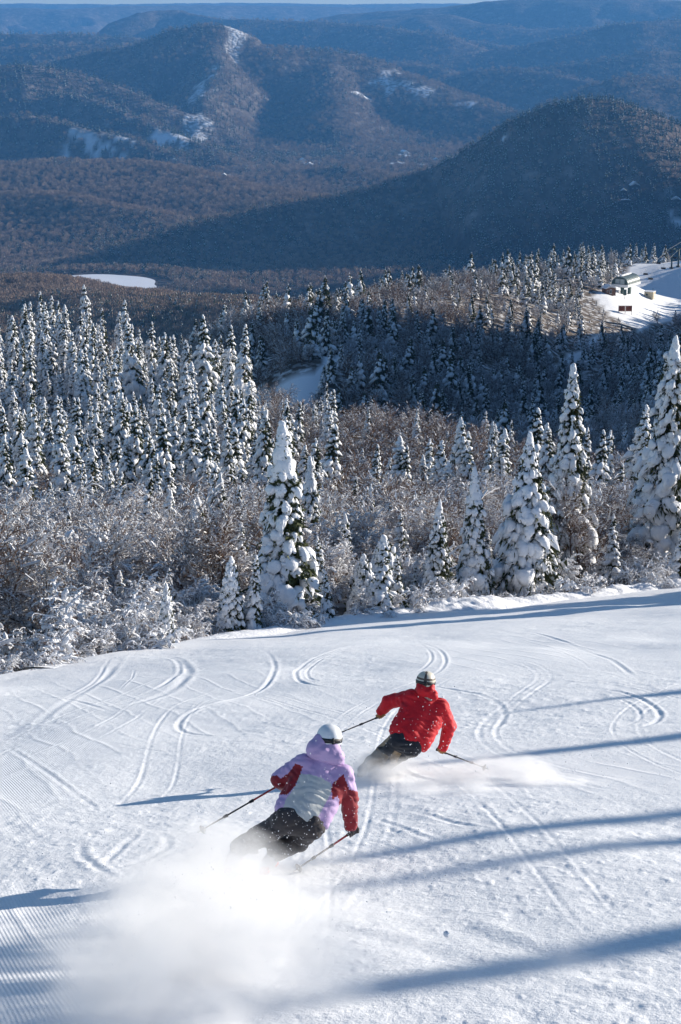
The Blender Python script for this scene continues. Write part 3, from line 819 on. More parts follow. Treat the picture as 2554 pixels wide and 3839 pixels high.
def spruce_parts(seed, H, Rb, lod, load=0.6, top=1.0, gap=0.0, taper=0.85):
    """trunk, needles, snow of a conifer at the origin. lod 0 near, 1 middle, 2 far"""
    g = np.random.default_rng(seed)
    tr = MB(); nb = MB(); sn = MB()
    lean = g.normal(0, .012, 2) * H
    def axis(z):
        t = z / H
        return np.array([lean[0] * t * t, lean[1] * t * t, z])
    tr.tube([axis(z) for z in np.linspace(-0.4, H * .97, 7)], np.linspace(.022 * H + .02, .006 * H, 7), 6 if lod < 2 else 4)
    step = {0: 0.155, 1: 0.27, 2: 0.50}[lod] * (H / 7.0) ** .4
    per = {0: 9, 1: 8, 2: 6}[lod]
    sub = {0: 2, 1: 1, 2: 1}[lod]
    iv, it = ico(sub)
    nV = []; nT = []; cnt = 0
    z = 0.04 * H
    ph = 0.0
    while z < H * 0.965:
        t = z / H
        rr = Rb * ((1 - t) ** taper) * (1 + .18 * vnoise(np.array(z * 1.3), np.array(seed * 3.7), 5)) + .05
        n = max(3, int(per * (0.55 + 0.6 * min(1.0, rr / (Rb * .6)))))
        ph += 0.9
        for k in range(n):
            if g.random() < gap: continue
            a = ph + (k + g.uniform(-.3, .3)) * 2 * np.pi / n
            o = np.array([np.cos(a), np.sin(a), 0.0])
            L = rr * g.uniform(.7, 1.18)
            droop = L * g.uniform(.45, .85) * (0.75 + .35 * (1 - t))
            p0 = axis(z + g.uniform(-.4, .4) * step)
            p1 = p0 + o * L * .55 - np.array([0, 0, droop * .25])
            p2 = p0 + o * L - np.array([0, 0, droop])
            # needle sprays
            ns = {0: 26, 1: 7, 2: 5}[lod]
            bl = {0: .22, 1: .30, 2: .5}[lod] * (.6 + .5 * L)
            bw = {0: .05, 1: .11, 2: .24}[lod]
            s = g.uniform(.15, 1.08, ns)[:, None]
            c = (1 - s) ** 2 * p0 + 2 * s * (1 - s) * p1 + s * s * p2
            c = c + g.normal(0, .10 * L, (ns, 3)) * [1, 1, .6]
            dr = o[None] * g.uniform(.1, 1.0, (ns, 1)) + g.normal(0, .55, (ns, 3)) + np.array([0, 0, -.75])
            dr /= np.linalg.norm(dr, axis=1)[:, None]
            sd = np.cross(dr, g.normal(0, 1, (ns, 3))); sd /= np.linalg.norm(sd, axis=1)[:, None]
            ln = bl * g.uniform(.6, 1.3, (ns, 1))
            v = np.stack([c - sd * bw, c + sd * bw, c + dr * ln], 1).reshape(-1, 3)
            nV.append(v); nT.append(np.arange(ns * 3).reshape(-1, 3) + cnt); cnt += ns * 3
            # snow pads
            face = o @ WIND
            reps = 3 if lod == 0 else 1
            for _ in range(reps):
                if g.random() > load * (0.72 + 0.5 * face) + .08 * (t > .7): continue
                d, s_, u_ = basis(p2 - p1 * .6 - p0 * .4 + g.normal(0, .12 * L, 3))
                sz = (g.choice([.28, .4, .6, .9]), g.choice([.4, .6, .85, 1.1]) * 1.5, g.choice([.4, .6, .85, 1.1]) * 1.9)[lod]
                if lod == 0:
                    pl = (L * g.uniform(.20, .34) + .05) * sz; pw = (L * g.uniform(.14, .26) + .05) * sz; pt = (.06 + .10 * L) * sz * g.uniform(.8, 1.4)
                else:
                    pl = (L * g.uniform(.30, .50) + .05) * sz; pw = (L * g.uniform(.13, .24) + .05) * sz; pt = (.06 + .075 * L) * sz * g.uniform(.7, 1.3)
                if face > .2: pw *= 1.2; pt *= 1.25
                sd_ = int(g.integers(1, 9000))
                q = iv * (1 + .36 * blob_noise(iv * 1.1, sd_, 1.3)[:, None] + .22 * blob_noise(iv, sd_ + 7, 2.9)[:, None])
                # heavy lower lip, flat underside
                zz = np.where(q[:, 2] < 0, q[:, 2] * .6, q[:, 2])
                xx = q[:, 0]
                P = xx[:, None] * pl * d + q[:, 1][:, None] * pw * s_ + zz[:, None] * pt * u_
                P[:, 2] -= (xx ** 2) * pl * .25
                w2 = g.uniform(.25, 1.0); cen = (p1 * (1 - w2) + p2 * w2) + u_ * pt * .4 + o * .02 + g.normal(0, .07 * L, 3)
                sn.add(P + cen, it)
        z += step * (1.0 - .35 * t) * g.uniform(.85, 1.15)
    # laden top
    if top > 0:
        zt = H
        for k in range({0: 5, 1: 3, 2: 2}[lod]):
            r = (.075 + .035 * k) * (H / 6.0) ** .5 * top * g.uniform(.85, 1.2)
            q = iv * (1 + .28 * blob_noise(iv, int(g.integers(1, 9000)), 1.4)[:, None])
            sn.add(q * [r, r, r * 1.35] + axis(zt) + g.normal(0, .02, 3), it)
            zt -= r * 1.5
    nb.add(np.concatenate(nV), np.concatenate(nT))
    return tr, nb, sn

def joined(name, parts, mats, smooth=(True, False, True)):
    """several collected shapes as one mesh with one material each"""
    V = []; F3 = []; F4 = []; m3 = []; m4 = []; s3 = []; s4 = []; n = 0
    for i, p in enumerate(parts):
        if not p.V: continue
        V += p.V
        if p.T: f = np.concatenate(p.T); F3.append(f + n); m3.append(np.full(len(f), i)); s3.append(np.full(len(f), smooth[i]))
        if p.Q: f = np.concatenate(p.Q); F4.append(f + n); m4.append(np.full(len(f), i)); s4.append(np.full(len(f), smooth[i]))
        n += p.n
    fs = ([np.concatenate(F3)] if F3 else []) + ([np.concatenate(F4)] if F4 else [])
    me = mesh_np(name, np.concatenate(V), fs, mats, np.concatenate(m3 + m4))
    me.polygons.foreach_set('use_smooth', np.concatenate(s3 + s4).astype(bool))
    return me

def segs_mesh(mb, S, n=3):
    """tapered n-sided prisms; S rows: p0(3) p1(3) r0 r1"""
    S = np.asarray(S)
    p0, p1, r0, r1 = S[:, :3], S[:, 3:6], S[:, 6], S[:, 7]
    d = p1 - p0; d /= np.linalg.norm(d, axis=1)[:, None] + 1e-9
    ref = np.where(np.abs(d[:, 2:3]) < .9, np.array([[0, 0, 1.0]]), np.array([[1.0, 0, 0]]))
    s = np.cross(d, ref); s /= np.linalg.norm(s, axis=1)[:, None] + 1e-9
    w = np.cross(s, d)
    a = np.arange(n) * 2 * np.pi / n + .5
    off = np.cos(a)[None, :, None] * s[:, None] + np.sin(a)[None, :, None] * w[:, None]
    V = np.concatenate([p0[:, None] + off * r0[:, None, None], p1[:, None] + off * r1[:, None, None]], 1)
    base = (np.arange(len(S)) * 2 * n)[:, None]
    q = np.concatenate([base + np.array([[j, (j + 1) % n, n + (j + 1) % n, n + j]]) for j in range(n)])
    mb.add(V.reshape(-1, 3), Q=q)

def birch_parts(seed, H, lod, droop=0.5, snow=0.6, stems=3, spread=.35, thick=1.0, lean=(0, 0)):
    """bare broadleaf: wood and the snow lying along it"""
    g = np.random.default_rng(seed)
    S = []; B = []
    def grow(p, d, L, r, lev, drp):
        n = {0: 6, 1: 4, 2: 3, 3: 2}[lev]
        if lod == 2: n = max(2, n - 1)
        if lod == 1 and lev >= 2: n = 2
        st = L / n
        for i in range(n):
            t = (i + 1) / n
            d = d + g.normal(0, .13, 3) + np.array([0, 0, -drp * (.10 + .55 * t * (1 if lev else 1.2)) / n * 2.0])
            d = d / np.linalg.norm(d)
            q = p + d * st
            r1 = r * (1 - .75 / n)
            S.append([*p, *q, r, r1]); B.append((lev, d[2]))
            if lev < (3 if lod < 2 else 2):
                m = {0: {0: 4, 1: 3, 2: 3}, 1: {0: 3, 1: 3, 2: 2}, 2: {0: 4, 1: 3, 2: 0}}[lod][lev]
                if lev == 0 and i < 1: m = 0
                for _ in range(m):
                    a = g.uniform(0, 2 * np.pi)
                    dd, s_, u_ = basis(d)
                    ang = g.uniform(.5, 1.0)
                    cd = dd * np.cos(ang) + (np.cos(a) * s_ + np.sin(a) * u_) * np.sin(ang)
                    cd[2] += .15 * (1 - drp)
                    grow(p + d * st * g.uniform(.1, 1), cd / np.linalg.norm(cd), L * g.uniform(.34, .56) * (1 - .25 * t), max(r1 * .55, rmin), lev + 1, drp)
            p = q; r = r1
    rmin = {0: .0065, 1: .014, 2: .034}[lod] * thick
    for k in range(stems):
        a = g.uniform(0, 2 * np.pi); sp = spread * g.uniform(.3, 1.2)
        d = np.array([np.cos(a) * sp + lean[0], np.sin(a) * sp + lean[1], 1.0])
        grow(np.array([np.cos(a) * .12, np.sin(a) * .12, -.3]), d / np.linalg.norm(d), H * g.uniform(.8, 1.1), .011 * H * thick + .01, 0, droop * g.uniform(.6, 1.3))
    S = np.array(S); B = np.array(B)
    wood = MB(); segs_mesh(wood, S, 4 if lod == 0 else 3)
    keep = (np.abs(B[:, 1]) < .9) & (g.random(len(S)) < snow * np.array([1.2, 1.1, .75, .40])[B[:, 0].astype(int)] * (1.1 - .3 * np.abs(B[:, 1])))
    T = S[keep].copy(); lv = B[keep, 0]
    fat = {0: .011, 1: .016, 2: .036}[lod] * thick
    rs = T[:, 6] * .85 + fat * g.uniform(.6, 1.9, len(T)) * (1 + 1.3 * (lv <= 1) + .5 * (lv == 2))
    up = T[:, 6] * .7 + rs * .75
    T[:, 2] += up; T[:, 5] += up
    T[:, 6] = rs; T[:, 7] = rs * g.uniform(.6, 1.1, len(T))
    sn = MB(); segs_mesh(sn, T, 4 if lod == 0 else 3)
    if lod == 0 and snow > .5:                      # clots of snow caught in forks
        iv, it = ico(1)
        idx = g.choice(len(S), int(14 + 50 * snow * max(0, droop)), replace=False)
        for i in idx:
            r = g.uniform(.05, .15)
            d, s_, u_ = basis(S[i, 3:6] - S[i, :3])
            q = iv * (1 + .3 * blob_noise(iv, int(g.integers(1, 9000)), 1.5)[:, None])
            sn.add(q[:, :1] * d * r * 1.9 + q[:, 1:2] * s_ * r + q[:, 2:3] * u_ * r * .7 + S[i, 3:6] + [0, 0, r * .4], it)
    return wood, sn

# ---- prototypes (meshes shared by the individuals)
SPR0 = []
for i, (H, Rb, ld, tp, gp, tpr) in enumerate([(6.0, 1.05, .95, 1.5, .03, .80), (6.2, 1.75, 1.0, 1.2, .0, .92), (10.0, 1.65, .95, 1.0, .02, .86), (10.5, 1.9, .95, 1.3, .02, .70), (4.2, .8, 1.1, 1.6, .0, .75), (3.0, 1.1, 1.25, 1.5, .0, .65), (7.0, 1.1, .75, 1.0, .06, .85)]):
    t_, n_, s_ = spruce_parts(100 + i, H, Rb, 0, ld, tp, gp, tpr)
    SPR0.append((H, t_.mesh('trunk', M_BARK, True), n_.mesh('crown', M_NEEDLE), s_.mesh('snow_load', M_TREESNOW, True)))
SPR1 = []
for i, (H, Rb, ld, tp, gp, tpr) in enumerate([(9.0, .95, 1.3, 1.0, .0, .72), (9.0, 1.2, 1.2, .9, .04, .85), (8.0, .75, 1.4, 1.3, .0, .65), (9.5, 1.3, 1.0, .7, .05, .9), (8.0, .85, 1.3, 1.6, .08, .6), (9.0, 1.4, 1.1, .7, .04, 1.0), (9.0, .85, .9, .7, .1, .8)]):
    SPR1.append((H, joined('snowy_spruce', spruce_parts(200 + i, H, Rb, 1, ld, tp, gp, tpr), [M_BARK, M_NEEDLE, M_TREESNOW])))
SPR2 = []
for i, (H, Rb, ld) in enumerate([(10.0, 1.6, .75), (9.0, 1.3, .9), (10.0, 1.9, .5), (8.0, 1.5, .9)]):
    SPR2.append((H, joined('spruce', spruce_parts(300 + i, H, Rb, 2, ld, .8), [M_BARK, M_NEEDLE, M_TREESNOW])))
BIR0 = []
for i, (H, dr, sno, st, sp, le) in enumerate([(3.6, .35, .7, 4, .45, (0, 0)), (3.2, .8, .95, 4, .55, (-.2, -.1)), (2.6, 1.3, 1.15, 4, .7, (-.5, -.3)), (4.4, .25, .6, 3, .35, (0, 0)), (3.0, 1.0, 1.05, 5, .6, (.4, -.2)), (4.6, .1, .3, 3, .3, (.05, 0))]):
    w_, s_ = birch_parts(400 + i, H, 0, dr, sno, st, sp, 1.0, le)
    BIR0.append((H, w_.mesh('trunk', M_TWIG, False), s_.mesh('snow_load', M_TREESNOW, False)))
BIR1 = []
for i, (H, dr, sno, st, sp) in enumerate([(6.0, .3, .7, 3, .35), (6.0, .45, .95, 3, .45), (5.5, .2, .45, 3, .35), (5.0, .7, 1.1, 4, .5)]):
    BIR1.append((H, joined('bare_birch', birch_parts(500 + i, H, 1, dr, sno, st, sp), [M_TWIG, M_TREESNOW], (False, False))))
BIR2 = []
for i, (H, dr, sno, st, sp) in enumerate([(8.0, .2, .55, 3, .45), (8.0, .15, .15, 3, .45), (7.0, .3, .70, 3, .5), (8.0, .2, .35, 3, .4)]):
    BIR2.append((H, joined('frosted_birch', birch_parts(600 + i, H, 2, dr, sno, st, sp), [M_TWIG, M_FROST], (False, False))))

NS = [0]; NB = [0]
def near_spruce(x, y, z, H, k, label, rz=None, wide=1.0, group='snow-laden spruces along the piste edge'):
    h, t, n, s = SPR0[k]
    e = empty('spruce', (x, y, z), label, 'spruce tree', group, random.uniform(-.35, .35) if rz is None else rz)
    f = H / h
    e.scale = (f * wide, f * wide, f)
    link('trunk', t, e); c = link('crown', n, e); link('snow_load', s, c)
    NS[0] += 1
    return e

def near_birch(x, y, z, H, k, label, rz=None, group='snowy birches behind the piste edge', wide=1.0):
    h, w, s = BIR0[k]
    e = empty('birch', (x, y, z), label, 'birch tree', group, random.uniform(0, 6.28) if rz is None else rz)
    f = H / h
    e.scale = (f * wide, f * wide, f)
    link('trunk', w, e); link('snow_load', s, e)
    NB[0] += 1
    return e

def one_mesh_tree(name, proto, x, y, z, H, label, cat, group):
    h, me = proto
    o = link(name, me, loc=(x, y, z))
    f = H / h
    w = f * random.uniform(.85, 1.2)
    o.scale = (w, w, f); o.rotation_euler = (random.gauss(0, .045), random.gauss(0, .045), random.uniform(-.7, .7))
    return tag(o, label, cat, group)

# ---- the spruces one can single out  (u, foot v, top v, prototype, width, label)
SINGLE = [
    (287, 636, 429, 0, 1.15, 'tallest snow-plastered spruce on the middle of the piste edge'),
    (527, 606, 437, 1, 1.0, 'broad pyramid of a spruce, thick with snow, before the tall slim one'),
    (566, 588, 372, 2, 1.0, 'tall slim spruce with clumped snow behind the broad pyramid spruce'),
    (662, 584, 346, 3, 1.0, 'tall spruce cut by the right picture edge, its crown lost in snow'),
    (474, 608, 470, 0, 0.95, 'slender snow column of a spruce left of the broad pyramid spruce'),
    (437, 612, 500, 6, 1.1, 'drooping spruce with a dark shaded foot left of the slender snow column'),
    (384, 618, 534, 5, 1.0, 'small round-shouldered spruce smothered in snow, right one of two'),
    (364, 622, 552, 5, .85, 'small round-shouldered spruce smothered in snow, left one of two'),
    (601, 590, 556, 5, 1.1, 'low snow mound of a young spruce on the bank below the tall slim spruce'),
    (232, 650, 556, 4, 1.05, 'young spruce beside the tallest snow-plastered spruce, on its left'),
    (199, 612, 500, 4, 1.0, 'spruce with a knobbed snowy top rising out of the birch scrub'),
    (221, 594, 474, 6, 1.0, 'taller spruce just behind the knob-topped spruce in the scrub'),
    (95, 582, 514, 4, 1.0, 'lone little spruce with a bulbous snow cap standing in the birch scrub at left'),
    (168, 662, 582, 4, .85, 'spruce buried in drooping birches near the left part of the piste edge'),
    (312, 540, 458, 6, 1.0, 'dark-tipped spruce behind the tallest snow-plastered spruce'),
    (312, 590, 460, 0, .9, 'snow-knobbed spruce leaning at the right shoulder of the tallest spruce'),
    (370, 560, 484, 6, .9, 'spruce with dangling snow clods behind the two round-shouldered spruces'),
    (458, 520, 420, 6, 1.1, 'blunt-topped spruce on the skyline above the slender snow column'),
    (491, 500, 423, 2, 1.0, 'pointed spruce on the skyline just left of the broad pyramid spruce'),
    (640, 545, 490, 6, 1.0, 'small dark-green spruce between the two tall spruces at right'),
]
for u, vf, vt, k, wd, lab in SINGLE:
    x, y, z = hit(u, vf)
    sdv = float(edge_sd(np.array([x]), np.array([y]))[0])
    if sdv > -0.8:                       # keep the foot just off the groomed snow
        x -= (sdv + 1.2) * .9; y += (sdv + 1.2) * .35
        z = float(hill.z(np.array([x]), np.array([y]))[0])
    d = y * CP - z * SP
    H = (vf - vt) / FPX * d * 1.06
    near_spruce(x, y, z - .15, H, k, lab, wide=wd * .80)

# ---- the rest of the wood, scattered over the ground
def spread(n, y0, y1, k0, k1, power, lift, fan, seed):
    g = np.random.default_rng(seed)
    q = 1 - power
    w = g.random(n)
    y = (y0 ** q + w * (y1 ** q - y0 ** q)) ** (1 / q)
    x = y * g.uniform(k0, k1, n)
    ok = fan.seen(x, y, lift)
    return x[ok], y[ok]

def thin(x, y, d0):
    """drop points closer than d0 (array) to an earlier one"""
    keep = []; cell = {}
    for i in range(len(x)):
        d = d0[i]; c = (int(x[i] // 6), int(y[i] // 6)); ok = True
        for a in (-1, 0, 1):
            for b in (-1, 0, 1):
                for j in cell.get((c[0] + a, c[1] + b), ()):
                    if (x[i] - x[j]) ** 2 + (y[i] - y[j]) ** 2 < (d * .5 + d0[j] * .5) ** 2: ok = False; break
                if not ok: break
            if not ok: break
        if ok: keep.append(i); cell.setdefault(c, []).append(i)
    return np.array(keep, int)

# spruces: where they grow
def spruce_share(x, y, z):
    u, v = project(x, y, z)
    n = fbm(x / 26., y / 26., 2, 81) * .5 + .5
    p = np.full(x.shape, .30)
    left = sstep(330, 250, u) * sstep(120, 165, y)                      # dense stand on the sunlit nose at left
    p = p + .75 * left
    p = np.where((y < 400) & (u > 270) & (u < 480), .42, p)
    p = np.where((y < 400) & (u >= 480), .30, p)
    p = np.where((y < 400) & (y > 170) & (u > 330), .20, p)
    p = np.where((y < 170) & (u > 240), .58, p)
    p = np.where(y >= 400, .50, p)
    crest = (y > 780) & (u < 480)
    p = np.where(crest, .22, p)
    p = np.where((y > 780) & (u >= 480), .62, p)
    scrub = (y < 135) & (u < 330)
    p = np.where(scrub, .46, p)
    spd = np.abs(spur_d(x, y) - 5)
    p = np.where((y > 440) & (spd < 34) & (u < 500), .38, p)
    p = np.where((y > 780) & (u >= 500), .75, p)
    return p * (.35 + 1.0 * n)

x, y = spread(46000, 44, 1300, -.26, .30, 1.15, 7.0, hill, 5)
sd = edge_sd(x, y)
ok = ((sd < -0.7) | (y > 140)) & ~clearing(x, y)
x, y = x[ok], y[ok]; z = hill.z(x, y)
g_ = np.random.default_rng(55)
is_s = g_.random(len(x)) < spruce_share(x, y, z)
d0 = np.where(is_s, np.clip(1.7 + y * .0055, 2.2, 4.8), np.where((y > 440) & (np.abs(spur_d(x, y)) < 60), 2.7, np.clip(1.3 + y * .0065, 1.6, 4.0)))
k = thin(x, y, d0)
x, y, z, is_s = x[k], y[k], z[k], is_s[k]
u, v = project(x, y, z)
order = np.argsort(y)
GN_S = []; GN_B = []
inframe = (u > -18) & (u < 700)
zone_s = lambda u_, y_: ('slim snow-caked spruce in the dense sunlit stand on the left hillside' if u_ < 270 else 'snowy spruce among bare birches on the sunlit slope behind the piste edge') if y_ < 400 else ('frosted spruce in the shaded hollow below the lift station' if y_ < 780 else 'frosted spruce on the far wooded ridge around the lift station')
zone_b = lambda u_, y_: 'bare frosty birch in the thicket between the spruces'
for i in order:
    uu, yy = u[i], y[i]
    far_ok = inframe[i]
    if is_s[i]:
        if yy < 400:
            sc = .85 + .25 * vnoise(np.array(x[i] / 30.), np.array(y[i] / 30.), 91)
            H = g_.choice([5.5, 7.5, 9, 10, 11, 12.5]) * g_.uniform(.85, 1.12) * sc * (1.0 if uu < 300 else .85) * (1.0 + .25 * sstep(200, 340, yy))
            if yy < 135: H *= g_.choice([.35, .5, .62])
            if uu > 330 and yy > 160: H *= .62
            if yy < 80: H = min(H, 2.4 if uu < 240 else 3.4)
            if uu > 250 and yy < 120: H = min(H, 4.6)
            if 250 < uu < 345 and yy > 180: H = min(H, max(.9, (v[i] - (398 if uu < 322 else 375)) / FPX * yy * 1.02))
            if NS[0] < 298 and far_ok:
                one_mesh_tree('snowy_spruce', SPR1[g_.integers(0, len(SPR1))], x[i], y[i], z[i] - .2, H, zone_s(uu, yy), 'spruce tree', 'spruces of the ' + ('left hillside' if uu < 270 else 'slope behind the piste edge'))
                NS[0] += 1
            else: GN_S.append((x[i], y[i], z[i] - .2, H / 9.0, 1))
        else:
            cap_ = max(.25, (v[i] - 331) / FPX * yy / 10.0) if (uu > 582 and yy < 880) else 9
            GN_S.append((x[i], y[i], z[i] - .3, (cap_ if cap_ < .6 else g_.uniform(.65, 1.35)) * (.85 + .55 * (fbm(np.array([x[i] / 40]), np.array([y[i] / 40]), 2, 92)[0] * .5 + .5)), 0))
    else:
        if yy < 95 and far_ok and NB[0] < 140:
            sdv = float(edge_sd(np.array([x[i]]), np.array([y[i]]))[0])
            edgey = sdv > -7
            kk = g_.choice([1, 2, 4, 2]) if edgey else g_.choice([0, 1, 3, 4, 5, 0])
            H = g_.uniform(1.5, 2.6) if edgey else g_.uniform(2.3, 3.9)
            near_birch(x[i], y[i], z[i] - .1, H, kk, 'snow-bent birch in the scrub along the piste edge')
        elif yy < 400 and far_ok and NB[0] < 258:
            one_mesh_tree('bare_birch', BIR1[g_.choice([0, 1, 2, 3, 1])], x[i], y[i], z[i] - .2, min(g_.uniform(3.2, 5.2), max(.8, (v[i] - 398) / FPX * yy) if (250 < uu < 345 and yy > 180) else 9), zone_b(uu, yy), 'birch tree', 'bare birches between the spruces')
            NB[0] += 1
        else:
            fro = 1 if (fbm(np.array([x[i] / 60]), np.array([y[i] / 60]), 2, 93)[0] < -.05) else 0
            near_spur = uu < 500 and yy > 440 and abs(float(spur_d(np.array([x[i]]), np.array([y[i]]))[0]) - 5) < 22
            if near_spur: fro = 1 if g_.random() < .75 else 0
            elif yy > 780 and uu >= 500: fro = 0
            elif yy > 700: fro = 1 if (uu < 430 and g_.random() < .8) else fro
            cap_ = max(.2, (v[i] - 331) / FPX * yy / 8.0) if (uu > 582 and 400 < yy < 880) else 9
            GN_B.append((x[i], y[i], z[i] - .3, min(cap_, g_.uniform(.55, 1.0) * (.62 if yy < 400 else 1.0 if near_spur else 1.0)), fro))
# a fringe of bowed birches right behind the lip of the run
g2 = np.random.default_rng(66)
for (ax, ay), (bx, by) in zip(EDGE[2:-3], EDGE[3:-2]):
    n_ = int(np.hypot(bx - ax, by - ay) / 1.15)
    for i in range(n_):
        t_ = (i + g2.random()) / max(n_, 1)
        o_ = g2.uniform(.9, 2.6)
        L_ = np.hypot(bx - ax, by - ay)
        px_, py_ = ax + (bx - ax) * t_ - (by - ay) / L_ * o_, ay + (by - ay) * t_ + (bx - ax) / L_ * o_
        uu_ = project(px_, py_, plane_z(px_, py_))[0]
        if not (-15 < uu_ < 690): continue
        if uu_ > 330 and g2.random() < .45: continue
        near_birch(px_, py_, plane_z(px_, py_) - .75, g2.uniform(1.1, 2.0), int(g2.choice([2, 2, 1, 4])), 'low birch bowed under snow right behind the lip of the run')
print('individuals', NS[0], NB[0], 'massed', len(GN_S), len(GN_B))

# ---- massed trees: points that carry copies of a few trees that stand in the scene themselves
def proto_objs(name, meshes, spots, labels, cat, group):
    out = []
    for (h, me), (x, y, H), lab in zip(meshes, spots, labels):
        zz = float(hill.z(np.array([x]), np.array([y]))[0])
        o = link(name, me, loc=(x, y, zz - .3)); o.scale = (H / h,) * 3
        out.append(tag(o, lab, cat, group))
    return out

def mass(name, pts, objs, pick, kind='stuff'):
    """one object: points carrying copies (scale and choice per point)"""
    P = np.array(pts)
    me = bpy.data.meshes.new(name)
    me.vertices.add(len(P)); me.vertices.foreach_set('co', P[:, :3].astype(np.float32).ravel())
    a = me.attributes.new('size', 'FLOAT', 'POINT'); a.data.foreach_set('value', P[:, 3].astype(np.float32))
    b = me.attributes.new('which', 'INT', 'POINT'); b.data.foreach_set('value', np.asarray(pick, np.int32))
    gg = np.random.default_rng(len(P))
    c = me.attributes.new('turn', 'FLOAT_VECTOR', 'POINT')
    c.data.foreach_set('vector', np.c_[gg.normal(0, .03, len(P)), gg.normal(0, .03, len(P)), gg.uniform(-.6, .6, len(P))].astype(np.float32).ravel())
    o = link(name, me); tag(o, kind=kind)
    gt = bpy.data.node_groups.new(name, 'GeometryNodeTree')
    gt.interface.new_socket('Geometry', in_out='INPUT', socket_type='NodeSocketGeometry')
    gt.interface.new_socket('Geometry', in_out='OUTPUT', socket_type='NodeSocketGeometry')
    N, L = gt.nodes, gt.links
    gi, go = N.new('NodeGroupInput'), N.new('NodeGroupOutput')
    iop = N.new('GeometryNodeInstanceOnPoints')
    g2i = N.new('GeometryNodeGeometryToInstance')
    for ob in reversed(objs):
        oi = N.new('GeometryNodeObjectInfo'); oi.transform_space = 'ORIGINAL'; oi.inputs['Object'].default_value = ob
        L.new(oi.outputs['Geometry'], g2i.inputs[0])
    L.new(gi.outputs[0], iop.inputs['Points']); L.new(g2i.outputs[0], iop.inputs['Instance'])
    iop.inputs['Pick Instance'].default_value = True
    def attr(nm, ty):
        q = N.new('GeometryNodeInputNamedAttribute'); q.data_type = ty; q.inputs[0].default_value = nm
        return q.outputs[0]
    L.new(attr('which', 'INT'), iop.inputs['Instance Index'])
    L.new(attr('size', 'FLOAT'), iop.inputs['Scale'])
    L.new(attr('turn', 'FLOAT_VECTOR'), iop.inputs['Rotation'])
    L.new(iop.outputs[0], go.inputs[0])
    md = o.modifiers.new('copies', 'NODES'); md.node_group = gt
    return o

if GN_S:
    ps = [hit(u, v, 420)[:2] for u, v in [(415, 420), (470, 385), (385, 392), (500, 352)]]
    sp = proto_objs('frosted_spruce', SPR2, [(p[0], p[1], h) for p, h in zip(ps, (10, 9, 10, 8))],
                    ['tall frosted spruce in the shaded hollow, above the sunlit birch crest', 'frosted spruce in the shaded hollow below the run', 'dark frosted spruce in the shaded hollow near the groomed bend', 'white frosted spruce high in the shaded hollow'],
                    'spruce tree', 'spruces singled out of the shaded hollow')
    gg = np.random.default_rng(3)
    near_ones = {}
    for o in COL.objects:
        if o.name.startswith('snowy_spruce') and o.data.name not in near_ones: near_ones[o.data.name] = o
    near_ones = list(near_ones.values())
    sel = np.array(GN_S)[:, 4] > .5
    pk = np.where(sel, len(sp) + gg.integers(0, len(near_ones), len(GN_S)), gg.integers(0, len(sp), len(GN_S)))
    mass('spruce_forest', GN_S, sp + near_ones, pk)
if GN_B:
    ps = [hit(u, v, 420)[:2] for u, v in [(440, 410), (520, 400), (560, 390), (400, 405)]]
    bp_ = proto_objs('frosted_birch', BIR2, [(p[0], p[1], h) for p, h in zip(ps, (6, 6, 5, 6))],
                     ['frosted birch low in the shaded hollow', 'brown bare birch in the shaded hollow', 'white rimed birch in the shaded hollow', 'half frosted birch beside the groomed bend'],
                     'birch tree', 'birches singled out of the shaded hollow')
    gg = np.random.default_rng(4)
    fr = np.array(GN_B)[:, 4] > .5
    mass('birch_forest', GN_B, bp_, np.where(fr, gg.choice([1, 1, 3], len(GN_B)), gg.choice([0, 2, 3, 0], len(GN_B))))

# ---- far woods
def far_clump(seed, conifer):
    g = np.random.default_rng(seed)
    m = MB()
    if conifer:
        H, r = 12.0, 2.1
        nV = []
        for k in range(9):
            t = k / 9.0; rr = r * (1 - t) + .15
            z0 = H * (.05 + .95 * t)
            for j in range(6):
                a = g.uniform(0, 6.28)
                o = np.array([np.cos(a), np.sin(a), 0]); s = np.array([-o[1], o[0], 0])
                c = np.array([0, 0, z0 + H * .12])
                nV += [c, c + o * rr * g.uniform(.8, 1.3) - [0, 0, H * .14] + s * rr * .55, c + o * rr * g.uniform(.8, 1.3) - [0, 0, H * .14] - s * rr * .55]
        m.add(np.array(nV), np.arange(len(nV)).reshape(-1, 3))
        m.tube([[0, 0, -1], [0, 0, H]], [.2, .05], 3, False)
        w = MB()
        v = m.V[0].reshape(-1, 3, 3); pick = g.random(len(v)) < .15
        w.add((v[pick] + [0, 0, .35]).reshape(-1, 3), np.arange(pick.sum() * 3).reshape(-1, 3))
        return joined('far_spruce', [m, w], [M_NEEDLE, M_FROST], (False, False))
    H = 10.0
    n = 150
    d = g.normal(0, 1, (n, 3)); d /= np.linalg.norm(d, axis=1)[:, None]
    c = d * (g.random((n, 1)) ** .4) * [4.2, 4.2, 3.4] + [0, 0, 6.2]
    up = d * [1, 1, .5] + [0, 0, .8]; up /= np.linalg.norm(up, axis=1)[:, None]
    s = np.cross(up, g.normal(0, 1, (n, 3))); s /= np.linalg.norm(s, axis=1)[:, None]
    L = g.uniform(1.0, 2.4, (n, 1)); w_ = g.uniform(.12, .32, (n, 1))
    V = np.stack([c - s * w_, c + s * w_, c + up * L], 1).reshape(-1, 3)
    m.add(V, np.arange(n * 3).reshape(-1, 3))
    m.tube([[0, 0, -1], [0, 0, 6]], [.28, .15], 3, False)
    return joined('far_birch', [m], [M_FARTWIG], (False,))
